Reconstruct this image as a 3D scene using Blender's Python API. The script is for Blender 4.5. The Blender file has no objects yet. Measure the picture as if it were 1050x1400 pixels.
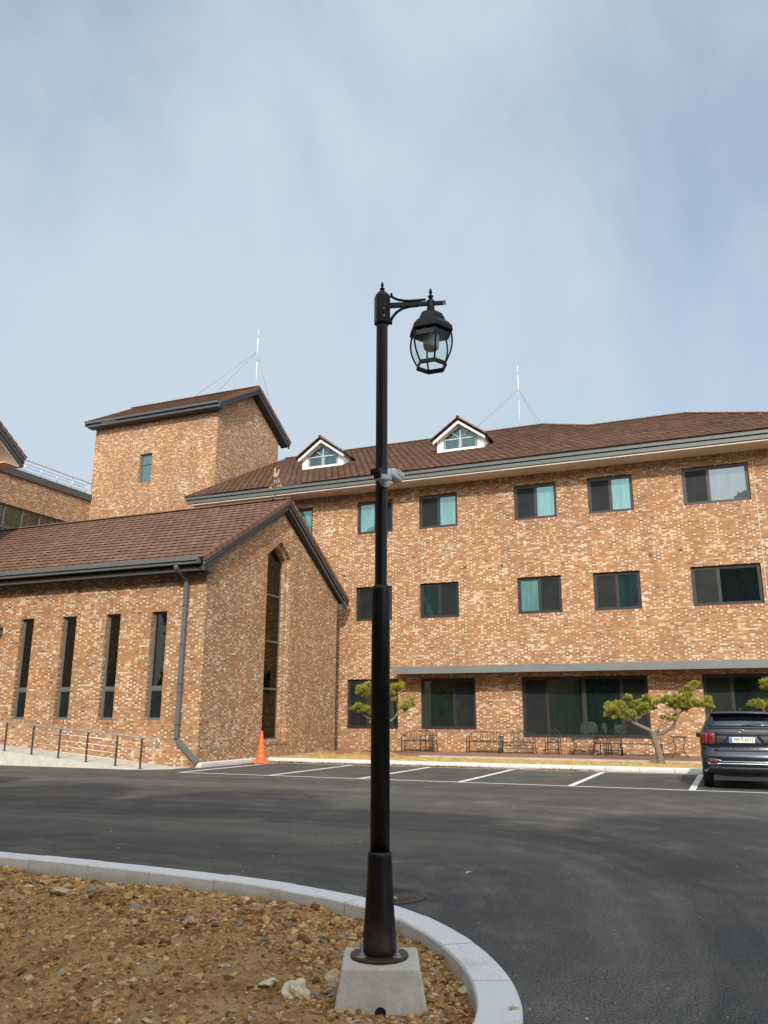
import bpy, math, random
from math import sin, cos, tan, pi, radians, floor, sqrt, atan2
from mathutils import Vector, Matrix, noise
from mathutils.geometry import tessellate_polygon
S = bpy.context.scene
COL = S.collection
random.seed(7)
# ------------------------------------------------------------------ camera, light, exposure
# axes: X runs along the facades to the right, Y away from the viewer, Z up (metres)
cam = bpy.data.cameras.new('camera')
camo = bpy.data.objects.new('camera', cam); COL.objects.link(camo)
cam.sensor_fit = 'VERTICAL'; cam.sensor_height = 36; cam.lens = 28.466
cam.clip_start = .05; cam.clip_end = 3000
camo.matrix_world = (Matrix.Translation((0, 0, 1.6)) @ Matrix.Rotation(radians(22.76), 4, 'Z')
                     @ Matrix.Rotation(radians(90 + 14.18), 4, 'X') @ Matrix.Rotation(radians(.2), 4, 'Z'))
S.camera = camo
SUN_EL, SUN_AZ = 32.0, 19.5           # sun behind the viewer, to the right of the facade's normal
sd = Vector((sin(radians(SUN_AZ)) * cos(radians(SUN_EL)), -cos(radians(SUN_AZ)) * cos(radians(SUN_EL)), sin(radians(SUN_EL))))
sun = bpy.data.lights.new('sun', 'SUN'); sun.energy = 3.1; sun.angle = radians(.6); sun.color = (1, .93, .82)
suno = bpy.data.objects.new('sun', sun); COL.objects.link(suno)
suno.rotation_euler = sd.to_track_quat('Z', 'Y').to_euler(); suno.location = (20, -40, 40)
S.view_settings.view_transform = 'Standard'; S.view_settings.look = 'None'
S.view_settings.exposure = 0.3; S.view_settings.gamma = 1.0
W = bpy.data.worlds.new('World'); S.world = W; W.use_nodes = True
wt = W.node_tree; wn = wt.nodes; wl = wt.links; wn.clear()
def N(t, typ, **k):
    n = t.nodes.new(typ)
    for a, b in k.items():
        if a == 'ins':
            for i, v in b.items(): n.inputs[i].default_value = v
        else: setattr(n, a, b)
    return n
SKYB = [((-.571, .643, .511), 24.0, .15), ((-.60, .45, .66), 34.0, -.10), ((-.05, .80, .60), 22.0, -.09), ((-.269, .71, .651), 30.0, .06), ((-.2, .97, .12), 10.0, .06)]
sky = N(wt, 'ShaderNodeTexSky', sky_type='NISHITA', sun_disc=False)
sky.sun_elevation = radians(SUN_EL); sky.sun_rotation = radians(180 - SUN_AZ)
sky.air_density = 1.0; sky.dust_density = 1.6; sky.ozone_density = 1.5; sky.altitude = 50
tc = N(wt, 'ShaderNodeTexCoord')
mp = N(wt, 'ShaderNodeMapping'); mp.inputs['Scale'].default_value = (1.0, 1.0, 1.15)
mp.inputs['Rotation'].default_value = (0, 0, radians(-22)); mp.inputs['Location'].default_value = (.35, .1, .22)
wl.new(tc.outputs['Generated'], mp.inputs['Vector'])
n1 = N(wt, 'ShaderNodeTexNoise', ins={'Scale': 1.25, 'Detail': 4.0, 'Roughness': .42, 'Distortion': .35})
n2 = N(wt, 'ShaderNodeTexNoise', ins={'Scale': 3.4, 'Detail': 8.0, 'Roughness': .56, 'Distortion': .35})
wl.new(mp.outputs[0], n1.inputs['Vector'])
mp2 = N(wt, 'ShaderNodeMapping'); mp2.inputs['Scale'].default_value = (1.5, 1.2, .6); mp2.inputs['Rotation'].default_value = (radians(10), radians(32), 0)
wl.new(tc.outputs['Generated'], mp2.inputs['Vector']); wl.new(mp2.outputs[0], n2.inputs['Vector'])
ad = N(wt, 'ShaderNodeMath', operation='MULTIPLY_ADD', ins={1: .44, 2: -.045}); wl.new(n2.outputs[0], ad.inputs[0])
ad2 = N(wt, 'ShaderNodeMath', operation='MULTIPLY_ADD', ins={1: .75}); wl.new(n1.outputs[0], ad2.inputs[0]); wl.new(ad.outputs[0], ad2.inputs[2])
# broad thicker and thinner banks of the veil
acc = ad2.outputs[0]
for dv, po_, am in SKYB:
    q1 = N(wt, 'ShaderNodeVectorMath', operation='DOT_PRODUCT'); wl.new(tc.outputs['Generated'], q1.inputs[0]); q1.inputs[1].default_value = dv
    q2 = N(wt, 'ShaderNodeMath', operation='MAXIMUM', ins={1: 0.0}); wl.new(q1.outputs['Value'], q2.inputs[0])
    q3 = N(wt, 'ShaderNodeMath', operation='POWER', ins={1: po_}); wl.new(q2.outputs[0], q3.inputs[0])
    q4 = N(wt, 'ShaderNodeMath', operation='MULTIPLY_ADD', ins={1: am}); wl.new(q3.outputs[0], q4.inputs[0]); wl.new(acc, q4.inputs[2]); acc = q4.outputs[0]
rp = N(wt, 'ShaderNodeValToRGB'); wl.new(acc, rp.inputs[0])
rp.color_ramp.elements[0].position = .36; rp.color_ramp.elements[0].color = (.42, .42, .42, 1)
rp.color_ramp.elements[1].position = .80; rp.color_ramp.elements[1].color = (.98, .98, .98, 1)
rp.color_ramp.interpolation = 'EASE'
mx = N(wt, 'ShaderNodeMix', data_type='RGBA'); wl.new(rp.outputs[0], mx.inputs[0])
tn = N(wt, 'ShaderNodeMix', data_type='RGBA', blend_type='MULTIPLY', ins={0: 1.0, 7: (.93, 1.16, 1.32, 1)}); wl.new(sky.outputs[0], tn.inputs[6]); wl.new(tn.outputs[2], mx.inputs[6]); mx.inputs[7].default_value = (5.2, 6.2, 7.3, 1)
# thin cloud scatters light forward; unseen glow round the sun, boosted to fill the shaded foreground
dt = N(wt, 'ShaderNodeVectorMath', operation='DOT_PRODUCT'); wl.new(tc.outputs['Generated'], dt.inputs[0]); dt.inputs[1].default_value = tuple(sd)
dm = N(wt, 'ShaderNodeMath', operation='MAXIMUM', ins={1: 0.0}); wl.new(dt.outputs['Value'], dm.inputs[0])
dp_ = N(wt, 'ShaderNodeMath', operation='POWER', ins={1: 3.0}); wl.new(dm.outputs[0], dp_.inputs[0])
dk = N(wt, 'ShaderNodeMath', operation='MULTIPLY_ADD', ins={1: 6.6, 2: 0.0}); wl.new(dp_.outputs[0], dk.inputs[0])
veil = N(wt, 'ShaderNodeVectorMath', operation='SCALE'); veil.inputs[0].default_value = (6.3, 6.1, 5.7); wl.new(dk.outputs[0], veil.inputs['Scale'])
va = N(wt, 'ShaderNodeVectorMath', operation='ADD'); va.inputs[1].default_value = (4.85, 5.65, 6.4); wl.new(veil.outputs[0], va.inputs[0]); wl.new(va.outputs[0], mx.inputs[7])
bg = N(wt, 'ShaderNodeBackground', ins={1: .1}); wl.new(mx.outputs[2], bg.inputs[0])
wo = N(wt, 'ShaderNodeOutputWorld'); wl.new(bg.outputs[0], wo.inputs[0])

# ------------------------------------------------------------------ helpers
LOC = {}
def tagp(o, label=None, cat=None, group=None, kind=None):
    if label: o['label'] = label
    if cat: o['category'] = cat
    if group: o['group'] = group
    if kind: o['kind'] = kind
    return o
def thing(name, label, cat, loc=(0, 0, 0), group=None):
    o = bpy.data.objects.new(name, None); COL.objects.link(o); o.location = loc; o.empty_display_size = .2
    LOC[o.name] = Vector(loc)
    return tagp(o, label, cat, group)
class MB:
    def __init__(s): s.v = []; s.f = []; s.uv = []; s.sm = []
    def face(s, pts, uv=None, smooth=False):
        i = len(s.v); s.v += [tuple(p) for p in pts]; s.f.append(list(range(i, i + len(pts)))); s.uv.append(uv); s.sm.append(smooth)
    def mesh(s, pts, faces, smooth=False):
        i = len(s.v); s.v += [tuple(p) for p in pts]
        for f in faces: s.f.append([i + k for k in f]); s.uv.append(None); s.sm.append(smooth)
    def box(s, a, b):
        x0, y0, z0 = a; x1, y1, z1 = b
        p = [(x0, y0, z0), (x1, y0, z0), (x1, y1, z0), (x0, y1, z0), (x0, y0, z1), (x1, y0, z1), (x1, y1, z1), (x0, y1, z1)]
        s.mesh(p, [(0, 3, 2, 1), (4, 5, 6, 7), (0, 1, 5, 4), (1, 2, 6, 5), (2, 3, 7, 6), (3, 0, 4, 7)])
    def hexa(s, p):  # 8 points: bottom ring, top ring
        s.mesh(p, [(0, 3, 2, 1), (4, 5, 6, 7), (0, 1, 5, 4), (1, 2, 6, 5), (2, 3, 7, 6), (3, 0, 4, 7)])
    def obox(s, c, ax, ay, az):
        c = Vector(c); ax = Vector(ax); ay = Vector(ay); az = Vector(az)
        s.hexa([c + i * ax + j * ay + k * az for k in (-.5, .5) for i, j in ((-.5, -.5), (.5, -.5), (.5, .5), (-.5, .5))])
    def ring(s, rings, smooth=True, cap=True, closed=False):
        n = len(rings[0]); base = len(s.v)
        for r in rings: s.v += [tuple(p) for p in r]
        m = len(rings)
        for k in range(m if closed else m - 1):
            k2 = (k + 1) % m
            for i in range(n):
                j = (i + 1) % n
                s.f.append([base + k * n + i, base + k * n + j, base + k2 * n + j, base + k2 * n + i]); s.uv.append(None); s.sm.append(smooth)
        if cap and not closed:
            s.f.append([base + i for i in reversed(range(n))]); s.uv.append(None); s.sm.append(False)
            s.f.append([base + (m - 1) * n + i for i in range(n)]); s.uv.append(None); s.sm.append(False)
    def lathe(s, prof, c=(0, 0), n=24, smooth=True, rot=0.0, cap=True):
        s.ring([[(c[0] + r * cos(2 * pi * i / n + rot), c[1] + r * sin(2 * pi * i / n + rot), z) for i in range(n)] for r, z in prof], smooth, cap)
    def tube(s, pts, r, n=8, smooth=True, flat=None, closed=False):
        pts = [Vector(p) for p in pts]; m = len(pts)
        rr = r if isinstance(r, (list, tuple)) else [r] * m
        rings = []; up = Vector((.13, .21, 1)).normalized(); prev = None
        for i, p in enumerate(pts):
            if closed: t = pts[(i + 1) % m] - pts[i - 1]
            else: t = pts[min(i + 1, m - 1)] - pts[max(i - 1, 0)]
            t.normalize()
            if prev is None:
                a = t.cross(up)
                if a.length < .1: a = t.cross(Vector((1, 0, 0)))
            else: a = prev - t * prev.dot(t)
            a.normalize(); prev = a; b = t.cross(a)
            rings.append([p + rr[i] * (cos(2 * pi * k / n) * a + sin(2 * pi * k / n) * b) for k in range(n)])
        s.ring(rings, smooth, True, closed)
    def prism(s, poly, d):  # poly: list of 3d points, extruded by vector d
        d = Vector(d); n = len(poly); p = [Vector(q) for q in poly] + [Vector(q) + d for q in poly]
        s.mesh(p, [list(reversed(range(n))), list(range(n, 2 * n))] + [(i, (i + 1) % n, n + (i + 1) % n, n + i) for i in range(n)])
    def build(s, name, mat, parent=None, loc=None, fixn=True, bevel=0):
        root = parent
        while root is not None and root.parent is not None: root = root.parent
        L = LOC.get(root.name, Vector((0, 0, 0))) if root is not None else Vector(loc or (0, 0, 0))
        me = bpy.data.meshes.new(name)
        me.from_pydata([(x - L[0], y - L[1], z - L[2]) for x, y, z in s.v], [], s.f)
        if any(u is not None for u in s.uv):
            ul = me.uv_layers.new(name='UVMap'); k = 0; fl = []
            for f, u in zip(s.f, s.uv):
                for q in range(len(f)): fl += list(u[q]) if u else [0., 0.]
            ul.data.foreach_set('uv', fl)
        me.polygons.foreach_set('use_smooth', s.sm)
        me.materials.append(mat); me.update()
        if fixn:
            import bmesh
            bm = bmesh.new(); bm.from_mesh(me); bmesh.ops.remove_doubles(bm, verts=bm.verts, dist=1e-5)
            bmesh.ops.recalc_face_normals(bm, faces=bm.faces); bm.to_mesh(me); bm.free()
        o = bpy.data.objects.new(name, me); COL.objects.link(o)
        if parent is not None: o.parent = parent
        else: o.location = L; LOC[o.name] = L
        if bevel:
            b = o.modifiers.new('bevel', 'BEVEL'); b.width = bevel; b.segments = 2; b.limit_method = 'ANGLE'; b.angle_limit = radians(40)
        return o
def copy_tree(o, loc=None, rot=None, parent=None):
    c = o.copy(); COL.objects.link(c)
    if parent is not None: c.parent = parent
    if loc is not None: c.location = loc
    if rot is not None: c.rotation_euler = rot
    for ch in list(o.children): copy_tree(ch, parent=c)
    return c
def struct(mb, name, mat, **k):
    o = mb.build(name, mat, **k); o['kind'] = 'structure'; return o

# ------------------------------------------------------------------ materials
def newmat(name):
    m = bpy.data.materials.new(name); m.use_nodes = True
    t = m.node_tree; return m, t, t.nodes['Principled BSDF'], t.links
def ramp(t, fac, stops, interp='LINEAR'):
    r = N(t, 'ShaderNodeValToRGB'); r.color_ramp.interpolation = interp
    e = r.color_ramp.elements
    while len(e) < len(stops): e.new(.5)
    for i, (p, c) in enumerate(stops):
        e[i].position = p; e[i].color = (*c, 1) if len(c) == 3 else c
    t.links.new(fac, r.inputs[0]); return r.outputs[0]
def mth(t, op, a, b=None, c=None):
    n = N(t, 'ShaderNodeMath', operation=op)
    for i, v in enumerate((a, b, c)):
        if v is None: continue
        if isinstance(v, (int, float)): n.inputs[i].default_value = v
        else: t.links.new(v, n.inputs[i])
    return n.outputs[0]
def mixc(t, f, a, b, mode='MIX'):
    n = N(t, 'ShaderNodeMix', data_type='RGBA', blend_type=mode)
    for i, v in ((0, f), (6, a), (7, b)):
        if isinstance(v, (int, float)): n.inputs[i].default_value = v
        elif isinstance(v, tuple): n.inputs[i].default_value = (*v, 1) if len(v) == 3 else v
        else: t.links.new(v, n.inputs[i])
    return n.outputs[2]
def noisef(t, vec, scale, detail=3.0, rough=.5, dist=0.0):
    n = N(t, 'ShaderNodeTexNoise', ins={'Scale': scale, 'Detail': detail, 'Roughness': rough, 'Distortion': dist})
    if vec is not None: t.links.new(vec, n.inputs['Vector'])
    return n.outputs[0]
def bump(t, p, h, strength=.3, dist=.01):
    b = N(t, 'ShaderNodeBump', ins={'Strength': strength, 'Distance': dist}); t.links.new(h, b.inputs['Height']); t.links.new(b.outputs[0], p.inputs['Normal'])
def plain(name, col, rough=.5, metal=0.0, var=.12, scale=8.0, spec=.5, bmp=0.0, bscale=60.0):
    m, t, p, l = newmat(name)
    tcn = N(t, 'ShaderNodeTexCoord'); f = noisef(t, tcn.outputs['Object'], scale, 5.0, .6)
    lo = tuple(c * (1 - var) for c in col); hi = tuple(min(1, c * (1 + var)) for c in col)
    l.new(ramp(t, f, [(.3, lo), (.7, hi)]), p.inputs['Base Color'])
    p.inputs['Roughness'].default_value = rough; p.inputs['Metallic'].default_value = metal
    p.inputs['Specular IOR Level'].default_value = spec
    if bmp: bump(t, p, noisef(t, tcn.outputs['Object'], bscale, 4.0, .6), bmp, .01)
    return m
def brick_mat(name, tone=1.0):
    m, t, p, l = newmat(name)
    g = N(t, 'ShaderNodeNewGeometry'); sp = N(t, 'ShaderNodeSeparateXYZ'); l.new(g.outputs['Position'], sp.inputs[0])
    sn = N(t, 'ShaderNodeSeparateXYZ'); l.new(g.outputs['True Normal'], sn.inputs[0])
    isx = mth(t, 'GREATER_THAN', mth(t, 'ABSOLUTE', sn.outputs[0]), .6)
    a = N(t, 'ShaderNodeMix', data_type='FLOAT'); l.new(isx, a.inputs[0]); l.new(sp.outputs[0], a.inputs[2]); l.new(sp.outputs[1], a.inputs[3])
    a = a.outputs[0]
    zr = mth(t, 'DIVIDE', sp.outputs[2], .068); row = mth(t, 'FLOOR', zr); fz = mth(t, 'SUBTRACT', zr, row)
    wn1 = N(t, 'ShaderNodeTexWhiteNoise', noise_dimensions='1D'); l.new(row, wn1.inputs['W'])
    off = mth(t, 'MULTIPLY_ADD', mth(t, 'MODULO', row, 2.0), .5, mth(t, 'MULTIPLY', wn1.outputs[0], .02))
    xr = mth(t, 'ADD', mth(t, 'DIVIDE', a, .285), off); cell = mth(t, 'FLOOR', xr); fx = mth(t, 'SUBTRACT', xr, cell)
    hd = mth(t, 'GREATER_THAN', fx, .667)
    ids = mth(t, 'MULTIPLY_ADD', cell, 2.0, hd)
    cv = N(t, 'ShaderNodeCombineXYZ'); l.new(ids, cv.inputs[0]); l.new(row, cv.inputs[1])
    wn2 = N(t, 'ShaderNodeTexWhiteNoise', noise_dimensions='2D'); l.new(cv.outputs[0], wn2.inputs['Vector'])
    # local density of pale bricks drifts over the wall
    pat = noisef(t, g.outputs['Position'], .9, 4.0, .6)
    pat = mth(t, 'MULTIPLY', mth(t, 'SUBTRACT', pat, .5), .75)
    r0 = mth(t, 'SUBTRACT', mth(t, 'SUBTRACT', wn2.outputs[0], mth(t, 'MULTIPLY_ADD', hd, .30, -.10)), pat)
    r0 = mth(t, 'MINIMUM', mth(t, 'MAXIMUM', r0, 0.0), .93 + 0 * 1.0)
    r0 = mth(t, 'ADD', r0, mth(t, 'MULTIPLY', mth(t, 'GREATER_THAN', wn2.outputs[0], .975), .045))
    T = lambda c: tuple(x * tone for x in c)
    col = ramp(t, r0, [(0, T((.58, .46, .34))), (.13, T((.47, .32, .195))), (.24, T((.41, .232, .118))), (.40, T((.368, .190, .090))), (.60, T((.33, .158, .073))),
                       (.82, T((.265, .135, .072))), (.965, T((.16, .095, .06))), (.995, T((.20, .16, .13)))], 'CONSTANT')
    wn3 = N(t, 'ShaderNodeTexWhiteNoise', noise_dimensions='3D'); l.new(cv.outputs[0], wn3.inputs['Vector'])
    fine = noisef(t, g.outputs['Position'], 45.0, 3.0, .7)
    col = mixc(t, 1.0, col, ramp(t, fine, [(.3, (.82, .82, .82)), (.7, (1.15, 1.15, 1.15))]), 'MULTIPLY')
    big = noisef(t, g.outputs['Position'], .35, 3.0, .5)
    col = mixc(t, 1.0, col, ramp(t, big, [(.3, (.9, .9, .92)), (.7, (1.07, 1.06, 1.04))]), 'MULTIPLY')
    # rain streaks and batch changes: tall soft bands down the wall
    sv = N(t, 'ShaderNodeCombineXYZ'); l.new(mth(t, 'MULTIPLY', a, 1.6), sv.inputs[0]); l.new(mth(t, 'MULTIPLY', sp.outputs[2], .16), sv.inputs[1])
    col = mixc(t, 1.0, col, ramp(t, noisef(t, sv.outputs[0], 1.0, 5.0, .65), [(.32, (.86, .87, .88)), (.5, (1, 1, 1)), (.68, (1.08, 1.07, 1.05))]), 'MULTIPLY')
    d1 = mth(t, 'MINIMUM', mth(t, 'MINIMUM', fx, mth(t, 'SUBTRACT', 1.0, fx)), mth(t, 'ABSOLUTE', mth(t, 'SUBTRACT', fx, .667)))
    mm = mth(t, 'MAXIMUM', mth(t, 'LESS_THAN', d1, .022), mth(t, 'LESS_THAN', fz, .17))
    mcol = ramp(t, fine, [(.3, T((.27, .185, .115))), (.7, T((.36, .255, .165)))])
    l.new(mixc(t, mm, col, mcol), p.inputs['Base Color'])
    p.inputs['Roughness'].default_value = .88; p.inputs['Specular IOR Level'].default_value = .25
    hh = mth(t, 'SUBTRACT', mth(t, 'MULTIPLY_ADD', wn2.outputs[0], .35, fine), mth(t, 'MULTIPLY', mm, 1.2))
    bump(t, p, hh, .7, .008)
    return m
def soldier_mat():
    m, t, p, l = newmat('soldier_brick')
    g = N(t, 'ShaderNodeNewGeometry'); sp = N(t, 'ShaderNodeSeparateXYZ'); l.new(g.outputs['Position'], sp.inputs[0])
    x = mth(t, 'DIVIDE', mth(t, 'ADD', sp.outputs[0], sp.outputs[1]), .07); fl = mth(t, 'FLOOR', x); fr = mth(t, 'SUBTRACT', x, fl)
    w = N(t, 'ShaderNodeTexWhiteNoise', noise_dimensions='1D'); l.new(fl, w.inputs['W'])
    c = ramp(t, w.outputs[0], [(0, (.30, .12, .06)), (.4, (.22, .09, .05)), (.75, (.36, .19, .10)), (.9, (.5, .38, .28))], 'CONSTANT')
    l.new(mixc(t, mth(t, 'LESS_THAN', fr, .16), c, (.34, .25, .18)), p.inputs['Base Color']); p.inputs['Roughness'].default_value = .9
    return m
def tile_mat(name, base=(.135, .076, .052)):
    m, t, p, l = newmat(name)
    uv = N(t, 'ShaderNodeUVMap'); sp = N(t, 'ShaderNodeSeparateXYZ'); l.new(uv.outputs[0], sp.inputs[0])
    cv = N(t, 'ShaderNodeCombineXYZ'); l.new(mth(t, 'FLOOR', sp.outputs[0]), cv.inputs[0]); l.new(mth(t, 'FLOOR', sp.outputs[1]), cv.inputs[1])
    w = N(t, 'ShaderNodeTexWhiteNoise', noise_dimensions='2D'); l.new(cv.outputs[0], w.inputs['Vector'])
    g = N(t, 'ShaderNodeNewGeometry'); f = noisef(t, g.outputs['Position'], 1.1, 5.0, .6); f2 = noisef(t, g.outputs['Position'], 60.0, 2.0, .6)
    v = mth(t, 'ADD', mth(t, 'MULTIPLY_ADD', w.outputs[0], .26, .17), mth(t, 'ADD', mth(t, 'MULTIPLY', f, .5), mth(t, 'MULTIPLY', f2, .35)))
    B = lambda k: tuple(c * k for c in base)
    l.new(ramp(t, v, [(.35, B(.7)), (.7, B(1.0)), (1.05, (base[0] * 1.45, base[1] * 1.5, base[2] * 1.5))]), p.inputs['Base Color'])
    p.inputs['Roughness'].default_value = .8; p.inputs['Specular IOR Level'].default_value = .2
    bump(t, p, f2, .35, .006)
    return m
def glass_mat(name, tint, refl, deep=(.004, .008, .008), wob=.004, streak=False):
    m, t, p, l = newmat(name); t.nodes.remove(p)
    d = N(t, 'ShaderNodeBsdfDiffuse'); d.inputs[0].default_value = (*deep, 1)
    gl = N(t, 'ShaderNodeBsdfGlossy'); gl.inputs[0].default_value = (*tint, 1); gl.inputs['Roughness'].default_value = .015
    g = N(t, 'ShaderNodeNewGeometry'); nz = noisef(t, g.outputs['Position'], .9, 2.0, .5)
    b = N(t, 'ShaderNodeBump', ins={'Strength': .35, 'Distance': wob}); l.new(nz, b.inputs['Height']); l.new(b.outputs[0], gl.inputs['Normal'])
    sx_ = N(t, 'ShaderNodeSeparateXYZ'); l.new(g.outputs['Position'], sx_.inputs[0]); cx_ = N(t, 'ShaderNodeCombineXYZ'); l.new(sx_.outputs[0], cx_.inputs[0]); l.new(mth(t, 'MULTIPLY', sx_.outputs[2], .12), cx_.inputs[2]); l.new(mth(t, 'MULTIPLY', sx_.outputs[1], 1.0), cx_.inputs[1])
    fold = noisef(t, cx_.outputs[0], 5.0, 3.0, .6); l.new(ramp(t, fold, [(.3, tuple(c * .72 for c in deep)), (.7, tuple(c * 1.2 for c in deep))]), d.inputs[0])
    lw = N(t, 'ShaderNodeFresnel', ins={'IOR': 1.5}); fac = mth(t, 'MINIMUM', mth(t, 'ADD', lw.outputs[0], refl), 1.0)
    mxx = N(t, 'ShaderNodeMixShader'); l.new(fac, mxx.inputs[0]); l.new(d.outputs[0], mxx.inputs[1]); l.new(gl.outputs[0], mxx.inputs[2])
    l.new(mxx.outputs[0], t.nodes['Material Output'].inputs[0])
    return m
def asphalt_mat():
    m, t, p, l = newmat('asphalt')
    g = N(t, 'ShaderNodeNewGeometry'); P = g.outputs['Position']
    sp = N(t, 'ShaderNodeSeparateXYZ'); l.new(P, sp.inputs[0])
    dx0 = mth(t, 'ADD', sp.outputs[0], 3.8); dx = mth(t, 'ADD', mth(t, 'MAXIMUM', dx0, 0.0), mth(t, 'MULTIPLY', mth(t, 'MINIMUM', dx0, 0.0), .15)); dy = mth(t, 'MULTIPLY', mth(t, 'SUBTRACT', sp.outputs[1], 6.0), .62)
    r = mth(t, 'SQRT', mth(t, 'ADD', mth(t, 'POWER', dx, 2.0), mth(t, 'POWER', dy, 2.0)))
    th_ = mth(t, 'ARCTAN2', dy, dx)
    wob = noisef(t, P, .35, 2.0, .5)
    cv = N(t, 'ShaderNodeCombineXYZ'); l.new(mth(t, 'MULTIPLY', mth(t, 'ADD', r, mth(t, 'MULTIPLY', wob, .9)), 3.6), cv.inputs[0]); l.new(mth(t, 'MULTIPLY', th_, 1.1), cv.inputs[1])
    arcs = mth(t, 'ADD', mth(t, 'MULTIPLY', noisef(t, cv.outputs[0], 1.0, 6.0, .7), .55), mth(t, 'MULTIPLY', noisef(t, P, .8, 5.0, .6), .45))
    spk = noisef(t, P, 85.0, 2.0, .85); spk2 = noisef(t, P, 38.0, 3.0, .7); mid = noisef(t, P, 1.7, 6.0, .66); big = noisef(t, P, .22, 3.0, .5)
    base = ramp(t, spk, [(.34, (.008, .008, .009)), (.50, (.042, .043, .044)), (.60, (.095, .094, .090)), (.72, (.25, .235, .21))])
    base = mixc(t, 1.0, base, ramp(t, spk2, [(.3, (.6, .6, .62)), (.7, (1.45, 1.43, 1.38))]), 'MULTIPLY')
    base = mixc(t, 1.0, base, ramp(t, big, [(.3, (.85, .86, .88)), (.7, (1.2, 1.18, 1.12))]), 'MULTIPLY')
    rw = mth(t, 'ADD', r, mth(t, 'MULTIPLY', mth(t, 'SUBTRACT', noisef(t, P, .5, 4.0, .55), .5), .45))
    sw = ramp(t, mth(t, 'DIVIDE', rw, 8.0), [(.20, (.84, .85, .87)), (.29, (1.0, 1.0, .98)), (.36, (1.28, 1.26, 1.2)), (.415, (1.1, 1.09, 1.06)), (.432, (1.32, 1.3, 1.26)), (.447, (.76, .77, .79)), (.475, (.86, .87, .88)), (.485, (.74, .75, .77)), (.55, (.80, .81, .83)), (.575, (1.02, 1.02, 1.0)), (.75, (1.04, 1.04, 1.03))])
    base = mixc(t, 1.0, base, sw, 'MULTIPLY')
    dust = mth(t, 'MULTIPLY', ramp(t, arcs, [(.44, (0, 0, 0)), (.62, (1, 1, 1))]), ramp(t, mid, [(.38, (0, 0, 0)), (.60, (1, 1, 1))]))
    dust = mth(t, 'MULTIPLY', mth(t, 'MULTIPLY', dust, ramp(t, spk2, [(.38, (.3, .3, .3)), (.62, (1, 1, 1))])), .9)
    base = mixc(t, dust, base, (.165, .15, .12))
    pv = N(t, 'ShaderNodeCombineXYZ'); l.new(mth(t, 'MULTIPLY', r, .9), pv.inputs[0]); l.new(mth(t, 'MULTIPLY', th_, 1.4), pv.inputs[1]); pn = noisef(t, pv.outputs[0], 1.3, 5.0, .62)
    base = mixc(t, 1.0, base, ramp(t, pn, [(.34, (.86, .87, .89)), (.5, (1.0, 1.0, .99)), (.64, (1.28, 1.26, 1.2))]), 'MULTIPLY')
    # smooth dark strips polished by turning wheels
    wheel = ramp(t, arcs, [(.30, (1, 1, 1)), (.42, (0, 0, 0))]); base = mixc(t, mth(t, 'MULTIPLY', wheel, .25), base, (.020, .021, .023))
    # stray grit
    vor = N(t, 'ShaderNodeTexVoronoi', ins={'Scale': 2.6}); l.new(P, vor.inputs['Vector'])
    grit = mth(t, 'LESS_THAN', vor.outputs['Distance'], .028); base = mixc(t, mth(t, 'MULTIPLY', grit, .8), base, (.33, .27, .17))
    vor2 = N(t, 'ShaderNodeTexVoronoi', ins={'Scale': 7.0}); l.new(P, vor2.inputs['Vector'])
    grit2 = mth(t, 'MULTIPLY', mth(t, 'LESS_THAN', vor2.outputs['Distance'], .05), ramp(t, mid, [(.5, (0, 0, 0)), (.6, (1, 1, 1))])); base = mixc(t, mth(t, 'MULTIPLY', grit2, .7), base, (.26, .22, .16))
    l.new(base, p.inputs['Base Color']); p.inputs['Roughness'].default_value = .82; p.inputs['Specular IOR Level'].default_value = .35
    bump(t, p, mth(t, 'ADD', spk, mth(t, 'MULTIPLY', spk2, .6)), .8, .006)
    return m
def soil_mat():
    m, t, p, l = newmat('soil')
    g = N(t, 'ShaderNodeNewGeometry'); P = g.outputs['Position']
    a = noisef(t, P, 2.2, 6.0, .6); b = noisef(t, P, 26.0, 6.0, .72); c = noisef(t, P, 120.0, 3.0, .7)
    v = mth(t, 'ADD', mth(t, 'MULTIPLY', a, .45), mth(t, 'ADD', mth(t, 'MULTIPLY', b, .40), mth(t, 'MULTIPLY', c, .22)))
    l.new(ramp(t, v, [(.38, (.10, .052, .02)), (.48, (.32, .18, .066)), (.55, (.47, .285, .112)), (.66, (.56, .39, .20))]), p.inputs['Base Color'])
    p.inputs['Roughness'].default_value = .97; p.inputs['Specular IOR Level'].default_value = .12
    bump(t, p, mth(t, 'ADD', b, mth(t, 'MULTIPLY', c, .5)), 1.0, .03)
    return m
def island_mat(name, stops, rough=.9, bscale=40., bs=.5, bd=.01, pscale=30., trans=0.0):
    """colour picked per loose piece of the mesh"""
    m, t, p, l = newmat(name)
    g = N(t, 'ShaderNodeNewGeometry'); tcn = N(t, 'ShaderNodeTexCoord')
    f = noisef(t, g.outputs['Position'], pscale, 4.0, .65)
    col = ramp(t, g.outputs['Random Per Island'], stops, 'LINEAR')
    col = mixc(t, 1.0, col, ramp(t, f, [(.3, (.72, .72, .72)), (.7, (1.25, 1.25, 1.25))]), 'MULTIPLY')
    l.new(col, p.inputs['Base Color']); p.inputs['Roughness'].default_value = rough; p.inputs['Specular IOR Level'].default_value = .2
    if bs: bump(t, p, noisef(t, g.outputs['Position'], bscale, 4.0, .7), bs, bd)
    return m
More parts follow.
